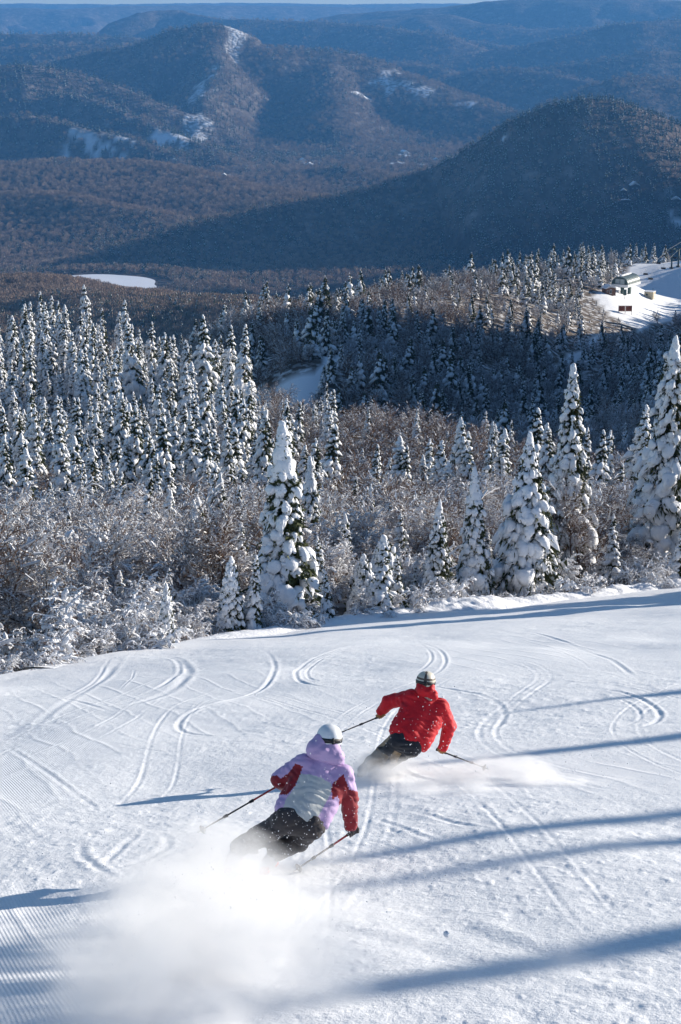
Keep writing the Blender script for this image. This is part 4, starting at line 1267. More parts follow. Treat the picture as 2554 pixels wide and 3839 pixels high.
M_FARTWIG = vary(mat_new('far_twigs', (0.2, 0.14, 0.11), 0.9, 0.05), (0.25, 0.195, 0.155), (0.40, 0.305, 0.24), .4, per_object=.35)

NF = 150000
x, y = spread(NF * 2, 1300, 13500, -.24, .26, 1.55, 16.0, far, 77)
z = far.z(x, y)
okk = (far.interp(rock, x, y) < .35) & (far.interp(open_, x, y) < .4) & (((x - LAKE_C[0]) / 150.) ** 2 + ((y - LAKE_C[1]) / 150.) ** 2 > 1.02)
x, y, z = x[okk][:NF], y[okk][:NF], z[okk][:NF]
g_ = np.random.default_rng(8)
u, v = project(x, y, z)
con = .22 + .55 * fbm(x / 330., y / 330., 3, 95) + .0011 * (z + 480)
con = con - .35 * ((y < 2700) | ((u < 330) & (y > 4300) & (y < 5900) & (z < -470)))      # the brown hills are broadleaf
con = con + .45 * ((v > 128) & (v < 178) & (u < 340) & (y > 5700)) * (fbm(x / 120., y / 120., 2, 96) > -.1)
con = con + .60 * ((u > 440) & (y > 3900) & (y < 4900)) + .30 * ((u > 90) & (u <= 440) & (y > 3500) & (y < 4500))
con = con + .45 * ((u < 240) & (y > 6300) & (y < 7400))
isc = g_.random(len(x)) < con
size = g_.uniform(.65, 1.2, len(x)) * (1 + np.clip((y - 3000) / 7000., 0, .9))
print('far woods', len(x), isc.sum())
cfs = [far_clump(700 + i, True) for i in range(3)]
cbs = [far_clump(720 + i, False) for i in range(4)]
def far_proto(nm, mes, spots, label, cat, group):
    out = []
    for me, (u_, v_, Y_) in zip(mes, spots):
        a_, b_ = ray(u_, v_)
        yy = np.geomspace(Y_ * .75, Y_ * 1.3, 600); dd = b_ * yy - far.z(a_ * yy, yy)
        s_ = np.where((dd[:-1] > 0) & (dd[1:] <= 0))[0]
        Yh = yy[s_[0]] if len(s_) else Y_
        o = link(nm, me, loc=(a_ * Yh, Yh, float(far.z(np.array([a_ * Yh]), np.array([Yh]))[0]) - .5))
        out.append(tag(o, label, cat, group))
    return out
pc = far_proto('far_spruce', cfs, [(98, 300, 2050), (70, 296, 2100), (130, 303, 1980)], 'dark spruce alone on the brown bare-wood hill in front of the lake', 'spruce tree', 'dark spruces dotted over the brown hill')
pb = far_proto('far_birch', cbs, [(20, 300, 2000), (45, 310, 1950), (85, 306, 1980), (150, 306, 1900)], 'bare brown tree on the hill in front of the frozen lake', 'birch tree', 'bare trees of the brown hill')
Q = np.c_[x, y, z - .6, size]
mass('conifer_forest', Q[isc], pc, g_.integers(0, 3, isc.sum()))
mass('broadleaf_forest', Q[~isc], pb, g_.integers(0, 4, (~isc).sum()))
# ================================================================== skiers
def vn3(P, f, seed):
    P = P * f
    i = np.floor(P).astype(np.int64); w = P - i; w = w * w * (3 - 2 * w)
    def h(dx, dy, dz):
        return _hash(i[..., 0] + dx + (i[..., 2] + dz) * 57, i[..., 1] + dy + (i[..., 2] + dz) * 131, seed)
    r = 0
    for dx in (0, 1):
        for dy in (0, 1):
            for dz in (0, 1):
                r = r + h(dx, dy, dz) * (w[..., 0] if dx else 1 - w[..., 0]) * (w[..., 1] if dy else 1 - w[..., 1]) * (w[..., 2] if dz else 1 - w[..., 2])
    return r * 2 - 1

def smin(a, b, k):
    h = np.clip(.5 + .5 * (b - a) / k, 0, 1)
    return b + (a - b) * h - k * h * (1 - h)

def cap(P, a, b, ra, rb, squash=None):
    """tapered capsule; squash = (unit axis, factor) flattens the section along that axis"""
    a = np.asarray(a, float); b = np.asarray(b, float)
    if squash is not None:
        ax, f = squash
        T = np.eye(3) + (1 / f - 1) * np.outer(ax, ax)
        P = P @ T; a = a @ T; b = b @ T
    d = b - a
    t = np.clip(((P - a) @ d) / (d @ d + 1e-12), 0, 1)
    return np.linalg.norm(P - a - t[..., None] * d, axis=-1) - (ra + (rb - ra) * t)

def surface(f, lo, hi, h):
    """closed surface f = 0 by surface nets"""
    lo = np.asarray(lo); n = np.ceil((np.asarray(hi) - lo) / h).astype(int) + 1
    ax = [lo[i] + h * np.arange(n[i]) for i in range(3)]
    G = np.stack(np.meshgrid(*ax, indexing='ij'), -1)
    S = f(G.reshape(-1, 3)).reshape(n)
    c = [S[i:n[0] - 1 + i, j:n[1] - 1 + j, k:n[2] - 1 + k] for i in (0, 1) for j in (0, 1) for k in (0, 1)]
    ins = sum((q < 0).astype(int) for q in c)
    act = (ins > 0) & (ins < 8)
    off = [(i, j, k) for i in (0, 1) for j in (0, 1) for k in (0, 1)]
    num = np.zeros(act.shape + (3,)); den = np.zeros(act.shape)
    for p in range(8):
        for q in range(p + 1, 8):
            if sum(abs(off[p][t] - off[q][t]) for t in range(3)) != 1: continue
            a, b = c[p], c[q]
            m = (a < 0) != (b < 0)
            t = np.where(m, a / np.where(m, a - b, 1), 0)
            for d in range(3):
                num[..., d] += np.where(m, off[p][d] + t * (off[q][d] - off[p][d]), 0)
            den += m
    idx = -np.ones(act.shape, int); idx[act] = np.arange(act.sum())
    ii = np.stack(np.nonzero(act), -1)
    V = lo + h * (ii + num[act] / den[act][:, None])
    F = []
    for d in range(3):
        e, g = [(1, 2), (2, 0), (0, 1)][d]
        s0 = [slice(None)] * 3; s1 = [slice(None)] * 3
        s0[d] = slice(0, n[d] - 1); s1[d] = slice(1, n[d])
        for q in (e, g):
            s0[q] = slice(1, n[q] - 1); s1[q] = slice(1, n[q] - 1)
        A, B = S[tuple(s0)] < 0, S[tuple(s1)] < 0
        for flip in (0, 1):
            m = (A & ~B) if not flip else (~A & B)
            w = np.stack(np.nonzero(m), -1)
            if not len(w): continue
            for q in (e, g): w[:, q] += 1
            def cell(de, dg):
                x = w.copy(); x[:, e] -= de; x[:, g] -= dg
                return idx[x[:, 0], x[:, 1], x[:, 2]]
            quad = np.stack([cell(1, 1), cell(0, 1), cell(0, 0), cell(1, 0)], -1)
            F.append(quad if not flip else quad[:, ::-1])
    F = np.concatenate(F)
    F = F[(F >= 0).all(1)]
    return V, F

FWD = np.array([0, CP, -SP])

class Fig:
    """maps joints read off the photograph to the place; X, Y in pixels of an enlarged crop"""
    def __init__(self, crop, scale, depth):
        self.c, self.s, self.D = crop, scale, depth
    def uv(self, X, Y):
        return (self.c[0] + X / self.s) / 3.75, (self.c[1] + Y / self.s) / 3.75
    def p(self, X, Y, off=0.0):
        return at_depth(*self.uv(X, Y), self.D + off)
    def back(self, P):
        u, v = project(P[:, 0], P[:, 1], P[:, 2])
        return (u * 3.75 - self.c[0]) * self.s, (v * 3.75 - self.c[1]) * self.s

def cloth(name, col, col2=None, rough=.62, bump=.006):
    m = vary(mat_new(name, col, rough, .25), col, col2 or tuple(c * .85 for c in col), 9, 4, bump=bump, bump_scale=22)
    m.node_tree.nodes['Principled BSDF'].inputs['Sheen Weight'].default_value = .15
    return m

def sdf_obj(name, f, pts, pad, h, mats, root, parent=None, pick=None, smooth=True):
    pts = np.asarray(pts)
    V, F = surface(f, pts.min(0) - pad, pts.max(0) + pad, h)
    mi = None
    if pick is not None:
        mi = pick(V[F].mean(1))
    me = mesh_np(name, V - np.array(root.location), F, mats, mi, smooth)
    return link(name, me, parent or root)

def chain_sdf(items, k):
    def f(P):
        d = None
        for it in items:
            q = cap(P, *it)
            d = q if d is None else smin(d, q, k)
        return d
    return f

M_SKIN = mat_new('skin', (.55, .36, .27), .55, .3)
M_BLACK = vary(mat_new('black_shell', (.018, .018, .02), .5, .4), (.015, .015, .017), (.03, .03, .032), 8)

def lathe_cap(prof, n=40, sx=1.0, sy=1.12):
    """dome-like shape from (radius, height) rows, egg-shaped in plan"""
    mb = MB()
    a = np.arange(n) * 2 * np.pi / n
    V = np.concatenate([np.c_[r * np.cos(a) * sx, r * np.sin(a) * sy, np.full(n, z)] for r, z in prof])
    m = len(prof)
    q = [[i * n + j, i * n + (j + 1) % n, (i + 1) * n + (j + 1) % n, (i + 1) * n + j] for i in range(m - 1) for j in range(n)]
    V = np.concatenate([V, [[0, 0, prof[0][1]], [0, 0, prof[-1][1]]]])
    t = [[m * n, (j + 1) % n, j] for j in range(n)] + [[m * n + 1, (m - 1) * n + j, (m - 1) * n + (j + 1) % n] for j in range(n)]
    mb.add(V, t, q)
    return mb

def helmet(root, c, tilt, shell_mats, strap_mat, clip=True, stripes=None):
    """shell with goggle strap, padding and vents; c centre of the head, tilt 3x3 rotation"""
    L = c - np.array(root.location)
    R0 = .123
    prof = []
    for t in np.linspace(-.34, 1.0, 16):
        z = R0 * 1.05 * t
        prof.append((R0 * math.sqrt(max(0.0, 1 - t * t)) ** .92 + (.004 if t < -.2 else 0), z))
    prof = [(R0 * .86, -.050)] + prof
    sh = lathe_cap(prof)
    Vs = np.concatenate(sh.V); 
    # shallow vents and a seam line
    Vs = Vs * (1 - .016 * (np.abs(np.sin(np.arctan2(Vs[:, 1], Vs[:, 0]) * 3)) > .93)[:, None] * (Vs[:, 2:3] > .03) * (Vs[:, 2:3] < .10))
    faces = [np.concatenate(sh.T), np.concatenate(sh.Q)]
    Vw = Vs @ tilt.T + L
    mi = None
    if len(shell_mats) > 1:
        fc = np.concatenate([Vs[f].mean(1) for f in faces])
        mi = stripes(fc)
    o = link('helmet', mesh_np('helmet', Vw, faces, shell_mats, mi, True), root)
    pad = lathe_cap([(R0 * .55, -.125), (R0 * .84, -.118), (R0 * .93, -.085), (R0 * .96, -.05), (R0 * .98, -.036), (R0 * .8, -.03)], sy=1.08)
    link('padding', mesh_np('padding', np.concatenate(pad.V) @ tilt.T + L, [np.concatenate(pad.T), np.concatenate(pad.Q)], M_BLACK, None, True), o)
    # goggle strap: a band slightly proud of the shell
    n = 48; a = np.arange(n) * 2 * np.pi / n
    zc = -.010 - .014 * np.sin(a)
    V = []
    for dz, dr in ((-.021, -.004), (-.021, .005), (.021, .005), (.021, -.004)):
        z = zc + dz
        r = R0 * np.sqrt(np.clip(1 - (z / (R0 * 1.05)) ** 2, 0, 1)) ** .92 + dr
        V.append(np.c_[r * np.cos(a), r * np.sin(a) * 1.12, z])
    V = np.concatenate(V)
    q = [[i * n + j, i * n + (j + 1) % n, ((i + 1) % 4) * n + (j + 1) % n, ((i + 1) % 4) * n + j] for i in range(4) for j in range(n)]
    link('goggle_strap', mesh_np('goggle_strap', V @ tilt.T + L, np.array(q), strap_mat, None, True), o)
    mb = MB(); mb.box((.018, -.147, .008), (.016, .014, .058)); mb.box((.018, -.150, -.006), (.026, .012, .020))
    link('strap_clip', mesh_np('strap_clip', np.concatenate(mb.V) @ tilt.T + L, np.concatenate(mb.Q), M_BLACK), o)
    g = lathe_cap([(.05, -.06), (.075, -.05), (.083, 0), (.075, .04), (.05, .05)], sx=1.1, sy=.5)
    link('goggles', mesh_np('goggles', (np.concatenate(g.V) + [0, .105, -.035]) @ tilt.T + L, [np.concatenate(g.T), np.concatenate(g.Q)], M_BLACK, None, True), o)
    return o

def glove(root, wrist, grip, pole_dir, mats, side):
    """gripping hand: palm, four fingers of unequal length round the shaft, thumb closing from the side"""
    w = np.asarray(wrist); g = np.asarray(grip); p = pole_dir / np.linalg.norm(pole_dir)      # p: up the shaft
    a = g - w; a = a - (a @ p) * p; a /= np.linalg.norm(a) + 1e-9
    b = np.cross(p, a) * side
    items = [(w, w + (g - w) * .55 - b * .012, .040, .042), (w + (g - w) * .5 - p * .03 - b * .02, w + (g - w) * .5 + p * .032 - b * .02, .030, .030)]
    fr = [.0135, .0140, .0138, .0120]; ln = [.92, 1.0, .96, .8]
    F = []
    for k in range(4):
        z = .036 - k * .0235
        r = .030
        ch = []
        for j, an in enumerate([-.25, .75, 1.75, 2.75]):
            an = an * ln[k]
            ch.append(g + p * (z - .003 * j) - a * r * math.cos(an) * 1.05 * (-1) * -1 + b * r * math.sin(an) * 1.0 - b * .004)
        kn = w + (g - w) * .55 + p * (z * .95) - b * .018
        ch = [kn] + ch
        F.append([(ch[i], ch[i + 1], fr[k] * (1.06 - .05 * i), fr[k] * (1.02 - .05 * i)) for i in range(4)])
    th = [w + (g - w) * .35 + p * .042, g + p * .052 + b * .020 - a * .01, g + p * .040 + b * .034 + a * .012]
    T = [(th[0], th[1], .018, .0165), (th[1], th[2], .016, .0135)]
    def f(P):
        d = chain_sdf(items, .02)(P)
        for ch in F:
            d = smin(d, chain_sdf(ch, .006)(P), .006)
        return smin(d, chain_sdf(T, .008)(P), .010)
    cuffw = w - (g - w) * .25
    def pick(c):
        return (((c - w) @ ((g - w) / np.linalg.norm(g - w))) < .012).astype(int) if len(mats) > 1 else np.zeros(len(c), int)
    items.append((cuffw, w, .046, .043))
    o = sdf_obj('glove', f, [w, g, cuffw], .10, .006, mats, root, pick=pick)
    return o

def ski_pole(label, grip, tip, mats, upper=.33, group=None, basket=True):
    grip = np.asarray(grip); tip = np.asarray(tip)
    d = grip - tip; L = np.linalg.norm(d); d /= L
    top = grip + d * .07
    e = empty('ski_pole', tuple(tip), label, 'ski pole', group)
    o = tip
    mb = MB(); mb.tube([tip + d * .03 - o, tip + d * L * (1 - upper) - o], [.0070, .0085], 8); mb.obj('lower_shaft', mats[0], e, True)
    mb = MB(); mb.tube([tip + d * L * (1 - upper) - o, grip - d * .06 - o], [.0095, .0098], 8); mb.obj('upper_shaft', mats[1], e, True)
    mb = MB(); mb.tube([grip - d * .07 - o, grip - d * .03 - o, grip + d * .04 - o, top - o], [.013, .016, .0165, .020], 10); mb.obj('grip', M_BLACK, e, True)
    for t in (1 - upper, (1 - upper) * .52):
        mb = MB(); c = tip + d * L * t - o; mb.tube([c - d * .022, c + d * .022], [.0135, .0155], 8); mb.box(c + np.array([.014, 0, .004]), (.012, .012, .026)); mb.obj('clamp', M_BLACK, e, True)
    if basket:
        mb = MB(); mb.tube([tip + d * .055 - o, tip + d * .062 - o, tip + d * .085 - o], [.044, .046, .014], 14); mb.obj('basket', M_BLACK, e, False)
    mb = MB(); mb.tube([tip - o, tip + d * .035 - o], [.0025, .0065], 6); mb.obj('tip', mat_new('carbide', (.3, .3, .32), .35, .5), e, True)
    return e

def ski(label, c, ang, mat, mat_edge, group, bind_mat):
    """one ski through the boot's sole centre, lying along the snow"""
    L, W = 1.62, .088
    n = 26
    t = np.linspace(-.46, .54, n) * L
    e = empty('ski', tuple(c), label, 'ski', group)
    dirx = np.array([math.sin(ang), math.cos(ang)])
    V = []
    for s in t:
        q = abs(s / L); w = W * (.72 + .9 * q * q) * (1 if s < .46 * L else math.sqrt(max(.02, 1 - ((s - .46 * L) / (.081 * L)) ** 2)))
        px, py = c[0] + dirx[0] * s, c[1] + dirx[1] * s
        z = plane_z(px, py) - plane_z(c[0], c[1]) - .035 + (.55 * max(0, s - .40 * L) ** 2 * 4) + .3 * max(0, -.42 * L - s) ** 2 * 4
        for sx in (-1, 1):
            for dz in (0, .012):
                V.append([dirx[0] * s + dirx[1] * sx * w / 2, dirx[1] * s - dirx[0] * sx * w / 2, z + dz])
    q = []
    for i in range(n - 1):
        a = i * 4
        q += [[a, a + 4, a + 6, a + 2], [a + 1, a + 3, a + 7, a + 5], [a, a + 1, a + 5, a + 4], [a + 2, a + 6, a + 7, a + 3]]
    q += [[0, 2, 3, 1], [4 * n - 4, 4 * n - 3, 4 * n - 1, 4 * n - 2]]
    link('deck', mesh_np('deck', np.array(V), np.array(q), mat), e)
    rot = np.array([[dirx[1], dirx[0], 0], [-dirx[0], dirx[1], 0], [0, 0, 1]])
    sl = (plane_z(c[0] + dirx[0], c[1] + dirx[1]) - plane_z(c[0], c[1]))
    for nm, s, sz in (('heel_binding', -.16, (.07, .12, .07)), ('toe_binding', .18, (.07, .10, .05))):
        mb = MB(); mb.box((0, 0, sz[2] / 2), sz); mb.box((0, -.02, sz[2] * .9), (.05, .06, .03))
        link(nm, mesh_np(nm, np.concatenate(mb.V) @ rot.T + np.array([dirx[0] * s, dirx[1] * s, sl * s - .025]), np.concatenate(mb.Q), bind_mat), e)
    return e

def boot(root, ankle, sole, ang, mats):
    d = np.array([math.sin(ang), math.cos(ang), -.24]); d /= np.linalg.norm(d)
    a = np.asarray(ankle); s = np.asarray(sole)
    items = [(a, s + np.array([0, 0, .06]) - d * .06, .072, .062), (s - d * .09 + np.array([0, 0, .04]), s + d * .15 + np.array([0, 0, .035]), .052, .045)]
    f = chain_sdf(items, .03)
    o = sdf_obj('ski_boot', f, [a, s, s + d * .2], .12, .010, mats[0], root)
    mb = MB()
    for k, t in enumerate((.25, .5, .78)):
        c = a * (1 - t) + (s + d * .02 + [0, 0, .07]) * t - np.array(root.location)
        r = .074
        an = np.linspace(0, 2 * np.pi, 19)
        mb.tube([c + np.array([math.cos(q) * r, math.sin(q) * r, .004 * math.sin(q * 2)]) for q in an], .007, 5, False)
    mb.obj('buckle', mats[1], o, True)
    return o

def person(fig, spec):
    """spec: joints in crop pixels with depth offsets"""
    p = fig.p
    foot = (p(*spec['ankle_l']) + p(*spec['ankle_r'])) / 2
    base = np.array([foot[0], foot[1], run_z(foot[0], foot[1])])
    J = {k: p(*v) for k, v in spec.items() if isinstance(v, tuple) and k not in ('hem', 'leg_r', 'face')}
    head = J['head']
    nk = J['neck']
    # --- body
    hf = spec['face']; hf = np.array(hf) / np.linalg.norm(hf)
    upv = np.array([.10, .12, 1.0]); upv /= np.linalg.norm(upv)
    rt = np.cross(hf, upv)
    root = bpy.data.objects.new('person', None)
    bodyitems = [
        (head + upv * .015, head + upv * .02 + hf * .02, .098, .096), (head - upv * .06 + hf * .045, head - upv * .095 + hf * .06, .062, .048),
        (nk, head - upv * .06, .045, .048), (J['sh_l'] * .8 + nk * .2 + FWD * .03, J['sh_r'] * .8 + nk * .2 + FWD * .03, .05, .05),
        (J['sh_l'] * .5 + J['sh_r'] * .5, J['hip_l'] * .5 + J['hip_r'] * .5, .11, .11), (J['hip_l'], J['hip_r'], .09, .09)]
    for s in 'lr':
        bodyitems += [(J['sh_' + s], J['el_' + s], .05, .042), (J['el_' + s], J['wr_' + s], .042, .030), (J['wr_' + s], J['wr_' + s] + (J['gr_' + s] - J['wr_' + s]) * .5, .028, .026),
                      (J['hip_' + s], J['kn_' + s], .078, .056), (J['kn_' + s], J['ankle_' + s], .054, .042)]
    face = [(head + hf * .098 - upv * .005, head + hf * .118 - upv * .035, .012, .016),                       # nose
            (head + hf * .085 + rt * .032 + upv * .01, head + hf * .085 - rt * .032 + upv * .01, .018, .018),  # brow
            (head + hf * .088 - upv * .075 + rt * .018, head + hf * .088 - upv * .075 - rt * .018, .010, .010),  # mouth
            (head + rt * .093 - upv * .02, head + rt * .096 + upv * .015, .016, .018), (head - rt * .093 - upv * .02, head - rt * .096 + upv * .015, .016, .018)]
    fb = chain_sdf(bodyitems, .04); ff = chain_sdf(face, .008)
    def f(P): return smin(fb(P), ff(P), .012)
    allp = np.array([J[k] for k in J])
    V, F = surface(f, allp.min(0) - .16, allp.max(0) + .16, .014)
    root = link('person', mesh_np('person', V - base, F, M_SKIN, None, True), loc=tuple(base))
    tag(root, spec['label'], 'person')
    # --- jacket
    sq = (FWD, .78)
    tor = [(p(*a), p(*b), ra, rb, sq) for a, b, ra, rb in spec['torso']]
    slv = [(p(*a), p(*b), ra, rb) for a, b, ra, rb in spec['sleeves']]
    h0, h1 = p(*spec['hem'][0]), p(*spec['hem'][1])
    axis = (h0 + h1) / 2 - nk; along = (h1 - h0) / np.linalg.norm(h1 - h0)
    nrm = axis - (axis @ along) * along; nrm /= np.linalg.norm(nrm)
    mid = (h0 + h1) / 2
    side = np.cross(nrm, along)
    ft, fs = chain_sdf(tor, .07), chain_sdf(slv, .02)
    fold = spec['fold']
    def fj(P):
        d = ft(P)
        d = d + .010 * np.clip((P - mid) @ nrm / .25 + 1, 0, 1) * 0
        d = np.maximum(d, (P - mid) @ nrm - .012 * np.sin(((P - mid) @ along) * 16))
        d = smin(d, fs(P), .045)
        q = np.stack([(P - mid) @ along, (P - mid) @ nrm, (P - mid) @ side], -1)
        w = vn3(q * np.array([1.0, 2.6, 1.0]) + .35 * vn3(q, 4.0, 5)[:, None], 7.0, 21)
        return d + fold * (1 - np.abs(w)) ** 2 * 1.2 - fold + .45 * fold * vn3(q * np.array([1.0, 2.0, 1.0]), 17.0, 22)
    jp = np.array([x for it in tor + slv for x in it[:2]])
    jacket = sdf_obj('jacket', fj, jp, .16, .011, spec['jacket_mats'], root, pick=lambda c: spec['jacket_pick'](*fig.back(c)))
    hd = [(p(*a), p(*b), ra, rb) for a, b, ra, rb in spec['hood']] + [(nk + FWD * .04, head - upv * .08, .085, .08)]
    fh0 = chain_sdf(hd, .035)
    hc = head
    def fh(P):
        d = fh0(P) + .008 * vn3(P * np.array([1, 1, 2.2]), 13.0, 31) + .004 * vn3(P, 30.0, 32)
        return np.maximum(d, .112 - np.linalg.norm(P - hc, axis=1))
    sdf_obj('hood', fh, [x for it in hd for x in it[:2]], .16, .009, spec['hood_mat'], root, jacket)
    # hem band and back seam of the jacket
    # --- trousers
    lg = []
    for s in 'lr':
        r = spec['leg_r']
        lg += [(J['hip_' + s], J['kn_' + s], r[0], r[1]), (J['kn_' + s], J['ankle_' + s], r[1], r[2])]
    lg.append((J['hip_l'], J['hip_r'], .125, .125))
    flg = chain_sdf(lg, .05)
    wc = mid - nrm * .10
    def fp(P):
        d = flg(P)
        w = vn3(P * np.array([1.0, 1.0, 2.0]), 9.0, 41)
        d = d + .016 * (1 - np.abs(w)) ** 2 - .008 + .004 * vn3(P, 26.0, 42)
        return np.maximum(d, -((P - wc) @ nrm))
    sdf_obj('trousers', fp, [x for it in lg for x in it[:2]], .18, .011, spec['leg_mats'], root, pick=lambda c: spec['leg_pick'](*fig.back(c)))
    # --- helmet
    ty = hf - (hf @ upv) * upv; ty /= np.linalg.norm(ty)
    tilt = np.stack([np.cross(ty, upv), ty, upv], 1)
    helmet(root, head, tilt, spec['shell'], spec['strap'], stripes=spec.get('stripes'))
    # --- gloves, boots
    for s, sd in (('l', 1), ('r', -1)):
        g = J['gr_' + s]; d = g - J['tip_' + s]
        glove(root, J['wr_' + s], g, d, spec['glove_mats'], sd)
    for s in 'lr':
        a = J['ankle_' + s]
        sole = a + spec['boot_dir'] * .27
        sole[2] = max(sole[2], run_z(sole[0], sole[1]) + .01) if sole[2] > run_z(sole[0], sole[1]) - .02 else run_z(sole[0], sole[1]) + .01
        boot(root, a, sole, spec['ski_ang'], spec['boot_mats'])
        ski(spec['ski_label'][s], np.array([sole[0], sole[1], run_z(sole[0], sole[1])]), spec['ski_ang'], spec['ski_mat'], None, None, spec['bind_mat'])
    for s in 'lr':
        ski_pole(spec['pole_label'][s], J['gr_' + s], J['tip_' + s], spec['pole_mats'], spec.get('upper', .33))
    return root

M_LILAC = cloth('lilac_fabric', (.53, .385, .63), (.49, .35, .59))
M_GREYF = cloth('pale_grey_fabric', (.56, .58, .57), (.52, .54, .53))
M_CRIM = cloth('crimson_fabric', (.28, .018, .028), (.22, .014, .022))
M_RED = cloth('red_fabric', (.62, .012, .022), (.56, .010, .02))
M_CHAR = cloth('charcoal_fabric', (.055, .048, .05), (.04, .036, .038), .75)
M_BLKF = cloth('black_fabric', (.018, .020, .028), (.025, .027, .034), .75)
M_KHAKI = cloth('khaki_fabric', (.30, .225, .14), (.25, .185, .115), .75)
M_TAN = cloth('tan_leather', (.33, .15, .045), (.25, .11, .03), .6)
M_WHITEP = mat_new('white_plastic', (.78, .80, .82), .35, .5)
M_CREAM = mat_new('cream_plastic', (.62, .58, .48), .4, .5)
M_TAUPE = mat_new('taupe_band', (.10, .075, .06), .5, .4)
M_REDP = mat_new('red_pole', (.42, .02, .03), .35, .5)
M_ORANGE = mat_new('orange_plastic', (.75, .10, .04), .4, .5)
M_BOOT = mat_new('grey_boot', (.45, .45, .46), .45, .4)
M_SKI = vary(mat_new('ski_topsheet', (.06, .06, .07), .35, .5), (.05, .05, .06), (.12, .12, .13), 3)

FL = Fig((720, 2650), 1568 / 760.0, 18.0)
FR = Fig((1260, 2480), 1568 / 600.0, 24.0)

def poly_pick(rules, default):
    def f(X, Y):
        r = np.full(X.shape, default, int)
        for poly, i in rules:
            r[in_poly(X, Y, poly)] = i
        return r
    return f

lilac = dict(
    label='skier in a lilac, grey and crimson jacket and white helmet leaning into a turn', face=(-.15, 1, -.25),
    head=(1062, 240, .02), neck=(1035, 420, -.02), sh_l=(860, 450, .0), sh_r=(1170, 530, -.02), el_l=(690, 565, .04), el_r=(1212, 690, .02), wr_l=(705, 592, .26), wr_r=(1230, 905, .12),
    gr_l=(690, 598, .36), gr_r=(1240, 968, .17), tip_l=(40, 975, -.1), tip_r=(785, 1275, -.15), hip_l=(745, 870, -.22), hip_r=(925, 915, -.20),
    kn_l=(560, 985, .02), kn_r=(820, 1030, .10), ankle_l=(370, 1085, -.02), ankle_r=(655, 1125, -.02),
    torso=[((880, 470, .0), (745, 790, -.2), .105, .105), ((1150, 545, -.02), (980, 880, -.2), .10, .105), ((1020, 480, -.01), (865, 850, -.22), .135, .135), ((800, 620, -.05), (720, 800, -.18), .06, .09)],
    sleeves=[((855, 450, .0), (690, 562, .04), .098, .088), ((690, 562, .04), (703, 590, .25), .088, .066), ((1175, 528, -.02), (1213, 690, .02), .094, .082), ((1213, 690, .02), (1231, 915, .12), .080, .060)],
    hem=((655, 805, -.2), (1025, 942, -.2)), fold=.012,
    hood=[((960, 330, -.06), (1110, 385, -.06), .095, .085), ((1000, 275, -.02), (1085, 295, -.02), .09, .08), ((930, 390, .0), (1130, 420, .0), .05, .06)],
    hood_mat=M_LILAC, jacket_mats=[M_LILAC, M_GREYF, M_CRIM],
    jacket_pick=poly_pick([
        ([(838, 518), (930, 528), (1010, 555), (1082, 598), (1074, 670), (1010, 790), (935, 930), (860, 960), (640, 960), (690, 842), (722, 725), (805, 605)], 1),
        ([(800, 440), (858, 462), (838, 520), (800, 610), (740, 680), (600, 680), (590, 540), (655, 530), (690, 556), (752, 510)], 2),
        ([(1172, 522), (1185, 560), (1215, 640), (1300, 660), (1330, 1000), (1120, 1000), (1140, 720), (1125, 690), (1085, 720), (1078, 640), (1085, 598)], 2)], 0),
    leg_r=(.125, .105, .095), leg_mats=[M_CHAR], leg_pick=lambda X, Y: np.zeros(X.shape, int),
    shell=[M_WHITEP], strap=M_BLACK, glove_mats=[M_CHAR, M_BLACK], boot_mats=[M_BOOT, M_ORANGE], boot_dir=np.array([-.28, .06, -.95]), ski_ang=.22,
    ski_mat=M_SKI, bind_mat=M_ORANGE, pole_mats=[M_BLACK, M_REDP],
    ski_label={'l': 'outer ski of the skier in lilac, sunk in blown powder', 'r': 'inner ski of the skier in lilac, with an orange binding'},
    pole_label={'l': 'crimson and black ski pole trailing left of the skier in lilac', 'r': 'ski pole planted at the right hand of the skier in lilac'}, upper=.36)
